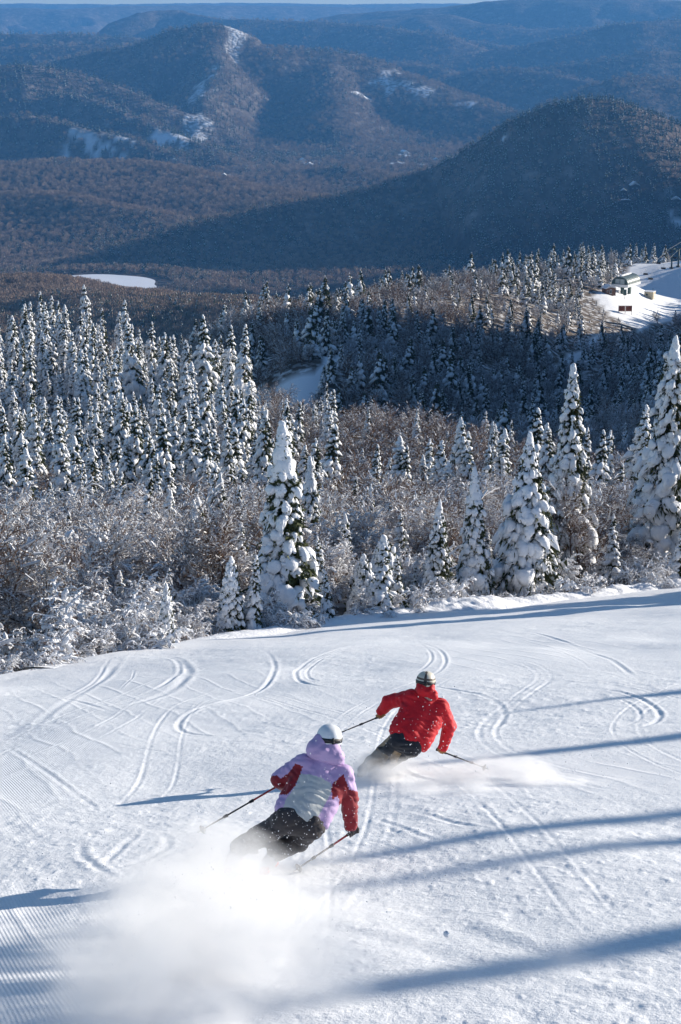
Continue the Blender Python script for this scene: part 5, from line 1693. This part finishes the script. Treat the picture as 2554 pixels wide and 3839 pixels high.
redm = dict(
    label='skier in a red jacket and cream helmet carving a turn farther down the run', face=(.12, 1, -.30),
    head=(880, 195, .03), neck=(885, 345, -.02), sh_l=(740, 350, .0), sh_r=(1035, 450, -.02), el_l=(520, 400, .10), el_r=(1108, 640, .05), wr_l=(448, 490, .14), wr_r=(1052, 835, .12),
    gr_l=(432, 540, .17), gr_r=(1032, 882, .16), tip_l=(-190, 795, .2), tip_r=(1500, 1060, .0), hip_l=(625, 770, -.2), hip_r=(745, 830, -.2),
    kn_l=(480, 885, .02), kn_r=(590, 925, .10), ankle_l=(335, 1000, .0), ankle_r=(440, 1045, .0),
    torso=[((755, 370, .0), (620, 670, -.2), .10, .105), ((1010, 455, -.02), (825, 790, -.2), .105, .105), ((890, 410, -.01), (725, 740, -.22), .135, .135), ((680, 520, -.05), (600, 680, -.18), .06, .09), ((960, 600, -.08), (850, 800, -.2), .09, .09)],
    sleeves=[((745, 352, .0), (520, 398, .10), .098, .086), ((520, 398, .10), (446, 485, .14), .086, .062), ((1035, 455, -.02), (1108, 640, .05), .098, .084), ((1108, 640, .05), (1050, 840, .12), .082, .060)],
    hem=((545, 722, -.2), (855, 888, -.2)), fold=.011,
    hood=[((840, 285, -.05), (950, 330, -.05), .075, .068), ((850, 245, -.02), (915, 262, -.02), .08, .075), ((800, 300, .0), (900, 345, .0), .05, .06)],
    hood_mat=M_RED, jacket_mats=[M_RED], jacket_pick=lambda X, Y: np.zeros(X.shape, int),
    leg_r=(.125, .100, .088), leg_mats=[M_BLKF, M_KHAKI],
    leg_pick=poly_pick([([(400, 800), (545, 700), (520, 760), (470, 830), (415, 840)], 1), ([(340, 860), (405, 845), (440, 890), (525, 935), (400, 1120), (200, 1120), (240, 930)], 1), ([(575, 875), (640, 905), (590, 1000), (540, 1010), (525, 940)], 1)], 0),
    shell=[M_CREAM, M_TAUPE], strap=M_BLACK, stripes=lambda c: ((np.abs(c[:, 2] - .045) < .012) | (np.abs(c[:, 0]) < .012)).astype(int),
    glove_mats=[M_TAN, M_BLACK], boot_mats=[M_BLACK, M_BOOT], boot_dir=np.array([-.30, .06, -.95]), ski_ang=.25, ski_mat=M_SKI, bind_mat=M_BLACK, pole_mats=[M_BLACK, M_BLACK],
    ski_label={'l': 'outer ski of the skier in red, hidden in blown powder', 'r': 'inner ski of the skier in red, just behind the outer one'},
    pole_label={'l': 'black ski pole held out left by the skier in red', 'r': 'black ski pole trailing right of the skier in red'}, upper=.3)
person(FL, lilac)
person(FR, redm)
# ================================================================== blown powder
def puff_cloud(name, puffs, noise_scale, seed, thick, color=(.93, .93, .935)):
    """puffs: (photo px x, y at 1568 wide, axial depth, radius, flatten, density)"""
    C = []
    for X, Y, D, r, fl, w in puffs:
        c = at_depth(X / 2.3025, Y / 2.3025, D)
        C.append((c, r, fl, w))
    P = np.array([c for c, *_ in C]); rr = np.array([c[1] for c in C])
    lo = (P - rr[:, None]).min(0); hi = (P + rr[:, None]).max(0)
    ctr = (lo + hi) / 2; ext = (hi - lo) / 2
    mb = MB(); mb.box((0, 0, 0), ext * 2)
    m = bpy.data.materials.new(name); m.use_nodes = True
    nt = m.node_tree; N = nt.nodes; L = nt.links; N.clear()
    out = N.new('ShaderNodeOutputMaterial'); pv = N.new('ShaderNodeVolumePrincipled')
    pv.inputs['Color'].default_value = (*color, 1); pv.inputs['Anisotropy'].default_value = .25
    L.new(pv.outputs[0], out.inputs['Volume'])
    tc = N.new('ShaderNodeTexCoord')
    no = N.new('ShaderNodeTexNoise'); no.inputs['Scale'].default_value = noise_scale; no.inputs['Detail'].default_value = 6; no.inputs['Roughness'].default_value = .62
    mp = N.new('ShaderNodeMapping'); mp.inputs['Location'].default_value = (seed, seed * 1.7, 0); mp.inputs['Scale'].default_value = (.75, .8, 1.25)
    L.new(tc.outputs['Object'], mp.inputs['Vector']); L.new(mp.outputs[0], no.inputs['Vector'])
    def M(op, a, b=None, c=None, clamp=False):
        q = N.new('ShaderNodeMath'); q.operation = op; q.use_clamp = clamp
        for i, v in enumerate((a, b, c)):
            if v is None: continue
            if isinstance(v, (int, float)): q.inputs[i].default_value = float(v)
            else: L.new(v, q.inputs[i])
        return q.outputs[0]
    tot = None
    for c, r, fl, w in C:
        s = N.new('ShaderNodeVectorMath'); s.operation = 'SUBTRACT'; L.new(tc.outputs['Object'], s.inputs[0]); s.inputs[1].default_value = tuple(c - ctr)
        k = N.new('ShaderNodeVectorMath'); k.operation = 'MULTIPLY'; L.new(s.outputs[0], k.inputs[0]); k.inputs[1].default_value = (1 / r, 1 / r, 1 / (r * fl))
        ln = N.new('ShaderNodeVectorMath'); ln.operation = 'LENGTH'; L.new(k.outputs[0], ln.inputs[0])
        d = M('SUBTRACT', 1.0, ln.outputs['Value'], clamp=True)
        d = M('MULTIPLY', M('MULTIPLY', d, M('SUBTRACT', 2.0, d)), w)
        tot = d if tot is None else M('ADD', tot, d)
    nn = M('MULTIPLY', M('SUBTRACT', no.outputs[0], .36), 3.6, clamp=True)
    den = M('MULTIPLY', tot, M('MULTIPLY', nn, nn))
    L.new(M('MULTIPLY', den, thick), pv.inputs['Density'])
    m.cycles.volume_step_rate = .8
    o = mb.obj(name, m, loc=tuple(ctr))
    return tag(o, kind='stuff')

puff_cloud('powder_cloud', [
    (480, 2060, 15.6, .80, .80, 7.0), (535, 2000, 17.2, .55, .7, 4.0), (420, 1965, 16.6, .55, .8, 1.6), (350, 2180, 13.8, .70, .8, 5.0),
    (520, 2190, 13.8, .85, .75, 7.0), (680, 2110, 15.4, .70, .7, 4.0), (640, 2240, 13.0, .75, .7, 4.0), (270, 2250, 12.7, .68, .8, 6.0), (450, 2290, 12.4, .75, .7, 5.0), (400, 2110, 14.6, .6, .8, 4.5), (330, 2080, 14.8, .55, .8, 2.5), (640, 2050, 16.4, .55, .7, 3.0),
    (760, 2010, 17.4, .45, .6, 2.0), (880, 2080, 15.8, .60, .5, .9), (900, 2190, 13.8, .70, .5, .9), (1150, 2230, 13.4, .80, .4, .5), (1350, 2260, 13.0, .7, .35, .35),
    (520, 2000, 17.9, .40, .7, 4.0)], 2.6, 3.0, .95)
puff_cloud('powder_trail', [
    (880, 1775, 23.8, .40, .7, 4.0), (830, 1790, 23.4, .45, .6, 2.5), (950, 1795, 23.3, .50, .5, 3.0), (1040, 1805, 23.0, .50, .45, 3.0), (1130, 1795, 23.2, .55, .5, 4.0),
    (1200, 1800, 23.0, .55, .55, 4.5), (1280, 1830, 22.6, .55, .45, 4.5), (1360, 1845, 22.2, .50, .40, 3.0), (1450, 1840, 22.3, .6, .3, 1.0), (960, 1830, 22.4, .45, .4, 2.0), (1100, 1840, 22.2, .5, .4, 2.5)], 2.3, 9.0, 3.6)

# loose flakes in and around the spray
def flakes():
    g = np.random.default_rng(12)
    V = []; 
    iv, it = ico(1)
    T = []; n = 0
    def put(c, r):
        nonlocal n
        V.append(iv * r * g.uniform(.6, 1.3, 3) + c); T.append(it + n); n += len(iv)
    for X0, Y0, sx, sy, D0, D1, m, r0, r1 in [
        (480, 2080, 190, 110, 12.5, 17.5, 1300, .002, .0055), (260, 2200, 60, 110, 12.3, 14, 700, .002, .005), (680, 1940, 120, 60, 16.8, 17.9, 420, .002, .006), (760, 1850, 60, 90, 17.2, 17.7, 120, .003, .007),
        (960, 1690, 60, 50, 23.2, 23.8, 110, .003, .009), (1010, 1690, 20, 50, 23.3, 23.7, 26, .006, .012), (900, 1780, 90, 30, 22.6, 24, 300, .003, .008), (1150, 1800, 200, 30, 21.8, 23.4, 500, .003, .008), (900, 1985, 120, 40, 15.5, 18, 150, .003, .007)]:
        for _ in range(m):
            put(at_depth((X0 + g.normal(0, sx)) / 2.3025, (Y0 + g.normal(0, sy)) / 2.3025, g.uniform(D0, D1)), r0 + (r1 - r0) * g.random() ** 3)
    return mesh_np('snow_flakes', np.concatenate(V), np.concatenate(T), M_TREESNOW)
tag(link('snow_flakes', flakes()), kind='stuff')
def clod(X, Y, D, r, label):
    iv, it = ico(3)
    c = at_depth(X / 2.3025, Y / 2.3025, D)
    q = iv * (1 + .25 * blob_noise(iv, 5, 1.6)[:, None] + .1 * blob_noise(iv, 6, 4.0)[:, None]) * r
    tag(link('snow_clod', mesh_np('snow_clod', q * [1, .9, 1.15], it, M_TREESNOW), loc=tuple(c)), label, 'snow clod')
clod(1027, 2151, 13.3, .018, 'single clod of snow thrown up over the run, right of the powder cloud')

# spruces outside the picture whose shadows fall across the run
def shade_tree(px, py, dist, H, wide, k):
    x, y = plane_at(px / 2.3025, py / 2.3025)
    x += math.sin(SUN_AZ) * dist; y += math.cos(SUN_AZ) * dist
    near_spruce(x, y, run_z(x, y) - .2 if x / y < 1.25 and y > 4.5 else plane_z(x, y) - .2, H, k, 'spruce standing beyond the right picture edge, only its shadow falls on the run', wide=wide, group='spruces beyond the right edge that shade the run')
SHADE = [  # (photo point the shadow's axis crosses at the right, distance on towards the sun, height, width, kind)
    (1568, 1592, 22, 8.6, .7, 6), (1568, 1682, 24, 9.6, .75, 6), (1568, 1858, 26, 10.8, .50, 2), (1568, 1918, 30, 11.8, .46, 2), (1568, 2140, 26, 10.6, .55, 3), (1568, 1735, 20, 5.6, .6, 6)]
for x_, y_, h_, k_ in [(16.5, 63, 9, 6), (20, 65.5, 11, 6), (25, 67, 12, 2), (15, 59.5, 7, 6), (30, 70, 12, 6)]:
    near_spruce(x_, y_, plane_z(x_, y_) - .3, h_, k_, 'spruce standing beyond the right picture edge, only its shadow falls on the run', group='spruces beyond the right edge that shade the run')
for px_, py_, d_, h_, w_, k_ in SHADE:
    shade_tree(px_, py_, d_ * 1.6, h_ * (d_ * 1.6 + 6) / (d_ + 6), w_ * .66, k_)
# ================================================================== lift station and houses
M_ROOFM = vary(mat_new('green_grey_metal', (.16, .22, .22), .45, .5), (.14, .19, .19), (.22, .28, .28), .6)
M_GLASSD = mat_new('dark_glass', (.05, .08, .09), .12, .6)
M_PANEL = mat_new('pale_panel', (.36, .42, .44), .3, .5)
M_BANDW = mat_new('white_band', (.74, .76, .78), .5, .4)
M_STEEL = mat_new('green_steel', (.05, .09, .085), .5, .4)
M_BROWNW = vary(mat_new('brown_boards', (.16, .09, .06), .8, .2), (.13, .075, .05), (.22, .13, .09), 3)
M_REDB = vary(mat_new('russet_board', (.24, .075, .04), .7, .2), (.21, .06, .035), (.28, .10, .055), 2)
M_BEIGE = mat_new('beige_siding', (.55, .48, .34), .7, .2)
M_DARKW = mat_new('dark_wall', (.06, .055, .055), .8, .2)
M_LITW = mat_new('light_wall', (.45, .42, .40), .8, .2)
M_CABLE = mat_new('steel_rope', (.25, .25, .24), .5, .4)

def rotz(a):
    c, s = math.cos(a), math.sin(a)
    return np.array([[c, -s, 0], [s, c, 0], [0, 0, 1.0]])

def zc(X, Y):
    """point of the lift-station crop -> picture pixels"""
    return (2150 + X / 3.881) / 3.75, (880 + Y / 3.881) / 3.75

# --- the station: barrel-roofed canopy on two legs
sx, sy, sz = hit(*zc(760, 862), 700)
ang = -R(32)
st = empty('lift_station', (sx, sy, sz), 'green lift station with a barrel roof at the edge of the snowy clearing', 'lift station')
Rm = rotz(ang)
W, Lc, zb, ht = 8.4, 15.0, 4.2, 5.0
arc = [(W / 2 * math.cos(t) * (1.0 if abs(math.cos(t)) < .98 else 1.0), zb + 1.4 + (ht - 1.4) * math.sin(t) ** .8) for t in np.linspace(0, math.pi, 15)]
mb = MB()
outer = arc; inner = [(x * .95, zb + 1.4 + (z - zb - 1.4) * .95) for x, z in arc]
ring = outer + inner[::-1]
n = len(ring)
V = np.concatenate([np.c_[[p[0] for p in ring], np.full(n, y), [p[1] for p in ring]] for y in (-Lc / 2, Lc / 2)])
q = [[j, (j + 1) % n, n + (j + 1) % n, n + j] for j in range(n)]
m = len(outer)
for e0 in (0, n):
    for j in range(m - 1):
        f = [e0 + j, e0 + j + 1, e0 + n - 2 - j, e0 + n - 1 - j]
        q.append(f if e0 else f[::-1])
mb.add(V @ Rm.T, Q=q)
for k in range(9):
    y = -Lc / 2 + .4 + k * (Lc - .8) / 8
    mb.tube([(Rm @ np.array([x * 1.01, y, z + .05])) for x, z in outer], .09, 4)
roof = mb.obj('roof', M_ROOFM, st, False)
sn = MB(); sn.tube([(Rm @ np.array([-.3, y, zb + ht + .04])) for y in np.linspace(-6.6, 6.4, 8)], [.3, .5, .7, .6, .8, .7, .5, .3], 8); sn.obj('roof_snow', M_TREESNOW, roof, True)
mb = MB(); mb.prism([(x * .93, z * 1.0 - .02 if z > zb + 1.41 else z) for x, z in [(a * .99, zb + 1.4 + (b - zb - 1.4) * .93) for a, b in arc]], -Lc / 2 + .25, -Lc / 2 + .45, Rm); ew = mb.obj('end_wall', M_STEEL, st)
for k in (-1, 1):
    mb = MB(); mb.box(Rm @ np.array([k * 1.25, -Lc / 2 + .20, zb + 2.75]), (2.2, .12, 2.3), Rm); mb.obj('window', M_PANEL, ew)
mb = MB(); mb.prism([(x * .93, zb + 1.4 + (z - zb - 1.4) * .93) for x, z in arc], Lc / 2 - .45, Lc / 2 - .25, Rm); mb.obj('end_wall', M_STEEL, st)
mb = MB()
mb.box(Rm @ np.array([0, 0, zb + .75]), (W + .3, Lc + .3, 1.25), Rm); mb.obj('skirt', M_BANDW, st)
for y in (-4.0, 4.5):
    mb = MB(); mb.box(Rm @ np.array([0, y, zb / 2 - .2]), (1.3, 1.5, zb + .6), Rm); mb.box(Rm @ np.array([0, y, zb - .25]), (4.5, .8, .5), Rm); mb.obj('leg', M_STEEL, st)
mb = MB(); mb.tube([(Rm @ np.array([2.6 * math.cos(t), -3.4 + 2.6 * math.sin(t), zb - .25])) for t in np.linspace(0, 2 * math.pi, 25)], .16, 6, False)
for t in range(4): mb.tube([Rm @ np.array([0, -3.4, zb - .25]), Rm @ np.array([2.6 * math.cos(t * 1.57), -3.4 + 2.6 * math.sin(t * 1.57), zb - .25])], .09, 5)
mb.obj('bullwheel', M_STEEL, st)

# --- hut, shed, sign board, post
def gable(name, px, py, w, d, h, rh, ang, wall, label, cat, windows=(), door=True, group=None, ground=None, roofmat=None, y0=700):
    x, y, z = ground if ground is not None else hit(*zc(px, py), y0)
    Rg = rotz(ang)
    e = empty(name, (x, y, z), label, cat, group)
    mb = MB(); mb.prism([(-w / 2, -.6), (w / 2, -.6), (w / 2, h), (0, h + rh), (-w / 2, h)], -d / 2, d / 2, Rg); wl_ = mb.obj('wall', wall, e)
    mb = MB(); t = .28; o = .35
    mb.prism([(-w / 2 - o, h - o * rh / (w / 2) + .02), (0, h + rh + .02), (w / 2 + o, h - o * rh / (w / 2) + .02), (w / 2 + o, h - o * rh / (w / 2) + t), (0, h + rh + t + .08), (-w / 2 - o, h - o * rh / (w / 2) + t)], -d / 2 - o, d / 2 + o, Rg)
    mb.obj('roof', roofmat or M_TREESNOW, e)
    for wx, wz, ww, wh in windows:
        mb = MB(); mb.box(Rg @ np.array([wx, -d / 2 - .03, wz]), (ww, .10, wh), Rg); f = mb.obj('window', M_BANDW, wl_)
        mb = MB(); mb.box(Rg @ np.array([wx, -d / 2 - .09, wz]), (ww * .78, .06, wh * .8), Rg); mb.obj('pane', M_GLASSD, f)
    return e
gable('operator_hut', 515, 862, 5.2, 4.2, 3.0, 1.3, R(18), M_BROWNW, 'small brown hut with a snowy gable roof beside the lift station', 'hut', [(.0, 1.4, 1.1, 2.0), (-1.6, 1.7, .7, .9)])
x, y, z = hit(*zc(1112, 922), 700)
Rs = rotz(R(-28)); e = empty('equipment_shed', (x, y, z), 'beige box of a shed on the snow right of the lift station', 'shed')
mb = MB(); mb.box((0, 0, 1.5), (4.6, 3.6, 3.6), Rs); b_ = mb.obj('wall', M_BEIGE, e)
mb = MB(); mb.box((0, 0, 3.42), (4.9, 3.9, .26), Rs); mb.obj('roof', M_TREESNOW, e)
mb = MB(); mb.box(Rs @ np.array([-.9, -1.83, 1.9]), (.9, .08, .8), Rs); mb.obj('window', M_GLASSD, b_)
mb = MB(); mb.box(Rs @ np.array([2.33, .2, 1.2]), (.08, 1.1, 2.2), Rs); mb.obj('door', M_BANDW, b_)
for k in (-.6, .5): 
    pass
mb = MB(); mb.tube([Rs @ np.array([1.2, .8, 3.5]), Rs @ np.array([1.2, .8, 4.9])], .10, 6); mb.obj('stovepipe', M_STEEL, e)

x, y, z = hit(*zc(753, 1150), 700)
e = empty('trail_sign', (x, y, z), 'wide russet board on posts on the snow in front of the lift station', 'sign board')
for k in (-1, 1):
    mb = MB(); mb.box((k * 1.55, 0, 2.45), (2.75, .12, 2.3)); f = mb.obj('board', M_REDB, e)
for k in (-3.05, 0, 3.05):
    mb = MB(); mb.box((k, .12, 1.6), (.18, .16, 4.4)); mb.obj('post', M_BROWNW, e)
for zz in (3.72, 1.18):
    mb = MB(); mb.box((0, .02, zz), (6.4, .2, .14)); mb.obj('rail', M_BROWNW, e)
x, y, z = hit(*zc(746, 942), 700)
e = empty('notice_post', (x, y, z), 'green notice panel on a post in front of the lift station', 'notice post')
mb = MB(); mb.box((0, 0, 1.4), (.16, .16, 3.6)); mb.obj('post', M_STEEL, e)
mb = MB(); mb.box((0, -.12, 3.4), (1.6, .1, 2.8)); mb.obj('panel', M_STEEL, e)

# --- lift towers, ropes, chairs
tops = []
for px, py, hgt, lab in [(1428, 486, 10.6, 'nearer green lift tower with a wide crossarm on the clearing'), (1526, 466, 10.4, 'farther lift tower at the right picture edge')]:
    x, y, z = hit(*zc(px, py), 700)
    e = empty('lift_tower', (x, y, z), lab, 'lift tower', 'lift towers above the clearing')
    Rt = rotz(ang)
    mb = MB(); mb.tube([(0, 0, -.5), (0, 0, hgt)], [.5, .36], 10); mb.obj('column', M_STEEL, e, True)
    mb = MB(); mb.box((0, 0, hgt + .1), (6.6, .34, .36), Rt); mb.obj('crossarm', M_STEEL, e)
    for k in (-1, 1):
        mb = MB(); mb.box(Rt @ np.array([k * 3.0, 0, hgt - .35]), (.22, 3.4, .28), Rt)
        for j in range(6): mb.tube([Rt @ np.array([k * 3.0 - .14, -1.5 + .6 * j, hgt - .55]), Rt @ np.array([k * 3.0 + .14, -1.5 + .6 * j, hgt - .55])], .22, 8)
        mb.obj('sheave_train', M_STEEL, e)
    mb = MB(); mb.box((0, 0, .1), (1.9, 1.9, .9), Rt); mb.obj('footing', M_DARKW, e)
    tops.append([np.array([x, y, z]) + Rt @ np.array([k * 3.0, 0, hgt - .5]) for k in (-1, 1)])
for k, lab in ((0, 'left haul rope of the chairlift, rising from the station past the tower'), (1, 'right haul rope of the chairlift, rising from the station past the tower')):
    a = np.array([sx, sy, sz]) + Rm @ np.array([(-2.6, 2.6)[k], Lc / 2, zb + .4])
    b = tops[0][k]; c = tops[1][k]
    c2 = b + (b - a) * 1.5 + np.array([0, 0, -6])
    pts = [a + (b - a) * t + np.array([0, 0, -2.2 * 4 * t * (1 - t) * .5]) for t in np.linspace(0, 1, 9)] + [b + (c2 - b) * t for t in (.3, .6, 1)]
    mb = MB(); mb.tube(np.array(pts) - a, .06, 5); o = mb.obj('haul_rope', M_CABLE, loc=tuple(a)); tag(o, lab, 'rope', 'haul ropes of the chairlift')
    for i, t in enumerate(((.42, .75, 1.12), (.30, .62, .93))[k]):
        p_ = a + (b - a) * t + np.array([0, 0, -2.2 * 2 * t * (1 - t)]) if t <= 1 else b + (c2 - b) * (t - 1) / 1.5
        e = empty('chairlift_chair', tuple(p_), ('left' if k == 0 else 'right') + ' line chair, ' + ('nearest the station', 'midway to the tower', 'beyond the tower' if k == 0 else 'just short of the tower')[i], 'chairlift chair', 'dark chairs hanging from the haul ropes')
        mb = MB(); mb.tube([(0, 0, 0), Rm @ np.array([.35, 0, -.6]), Rm @ np.array([.35, 0, -2.2])], .06, 5); mb.obj('hanger', M_STEEL, e)
        mb = MB(); mb.box((0, 0, -2.75), (2.6, .6, .16), Rm); mb.obj('seat', M_DARKW, e)
        mb = MB(); mb.box(Rm @ np.array([0, .34, -2.3]), (2.6, .12, .8), Rm); mb.obj('backrest', M_DARKW, e)

# --- houses far below
def far_hit(u, v, Y):
    a_, b_ = ray(u, v)
    yy = np.geomspace(Y * .7, Y * 1.35, 900); dd = b_ * yy - far.z(a_ * yy, yy)
    s_ = np.where((dd[:-1] > 0) & (dd[1:] <= 0))[0]
    Yh = yy[s_[0]] if len(s_) else Y
    return a_ * Yh, Yh, float(far.z(np.array([a_ * Yh]), np.array([Yh]))[0])
for u, v, Y, w, d, h, rh, an, wm, lab in [
    (634, 189.5, 3900, 20, 15, 7, 8, 10, M_DARKW, 'big house with a hipped snowy roof on the shaded slope at right'),
    (623.5, 194.5, 3800, 13, 11, 7, 5, -5, M_DARKW, 'smaller dark house left of the big hipped house on the shaded slope'),
    (625.5, 206, 3600, 19, 10, 10, 1.5, 4, M_DARKW, 'long low dark building below the two houses on the shaded slope'),
    (676, 204, 3600, 22, 15, 7, 7, -8, M_DARKW, 'many-gabled dark house by the right picture edge, on open snow'),
    (302.5, 162.5, 6200, 17, 12, 7, 6, 20, M_LITW, 'pale house in the valley, left one of a close pair'),
    (309.5, 167.5, 6100, 26, 14, 7, 7, -12, M_LITW, 'long pale house in the valley, right one of a close pair'),
    (174, 162, 6250, 16, 10, 5, 5, 8, M_LITW, 'little house at the foot of the dark hill'),
    (404, 154, 6500, 16, 26, 6, 5, 30, M_LITW, 'roof strip in a valley clearing, upper one'),
    (398, 166, 6100, 26, 12, 6, 5, -5, M_LITW, 'low building in the valley clearing, left one'),
    (436, 162, 6250, 18, 12, 6, 5, 12, M_LITW, 'small house in the valley, farthest right'),
    (224, 179, 5700, 15, 13, 7, 5, 0, M_LITW, 'white-fronted house at the edge of the lit wood')]:
    g3 = far_hit(u, v, Y)
    gable('house', 0, 0, w, d, h + 3, rh, R(an), wm, lab, 'house', [(-w * .25, h * .55, w * .12, h * .3), (w * .2, h * .55, w * .12, h * .3)], group='houses below in the valley', ground=g3)
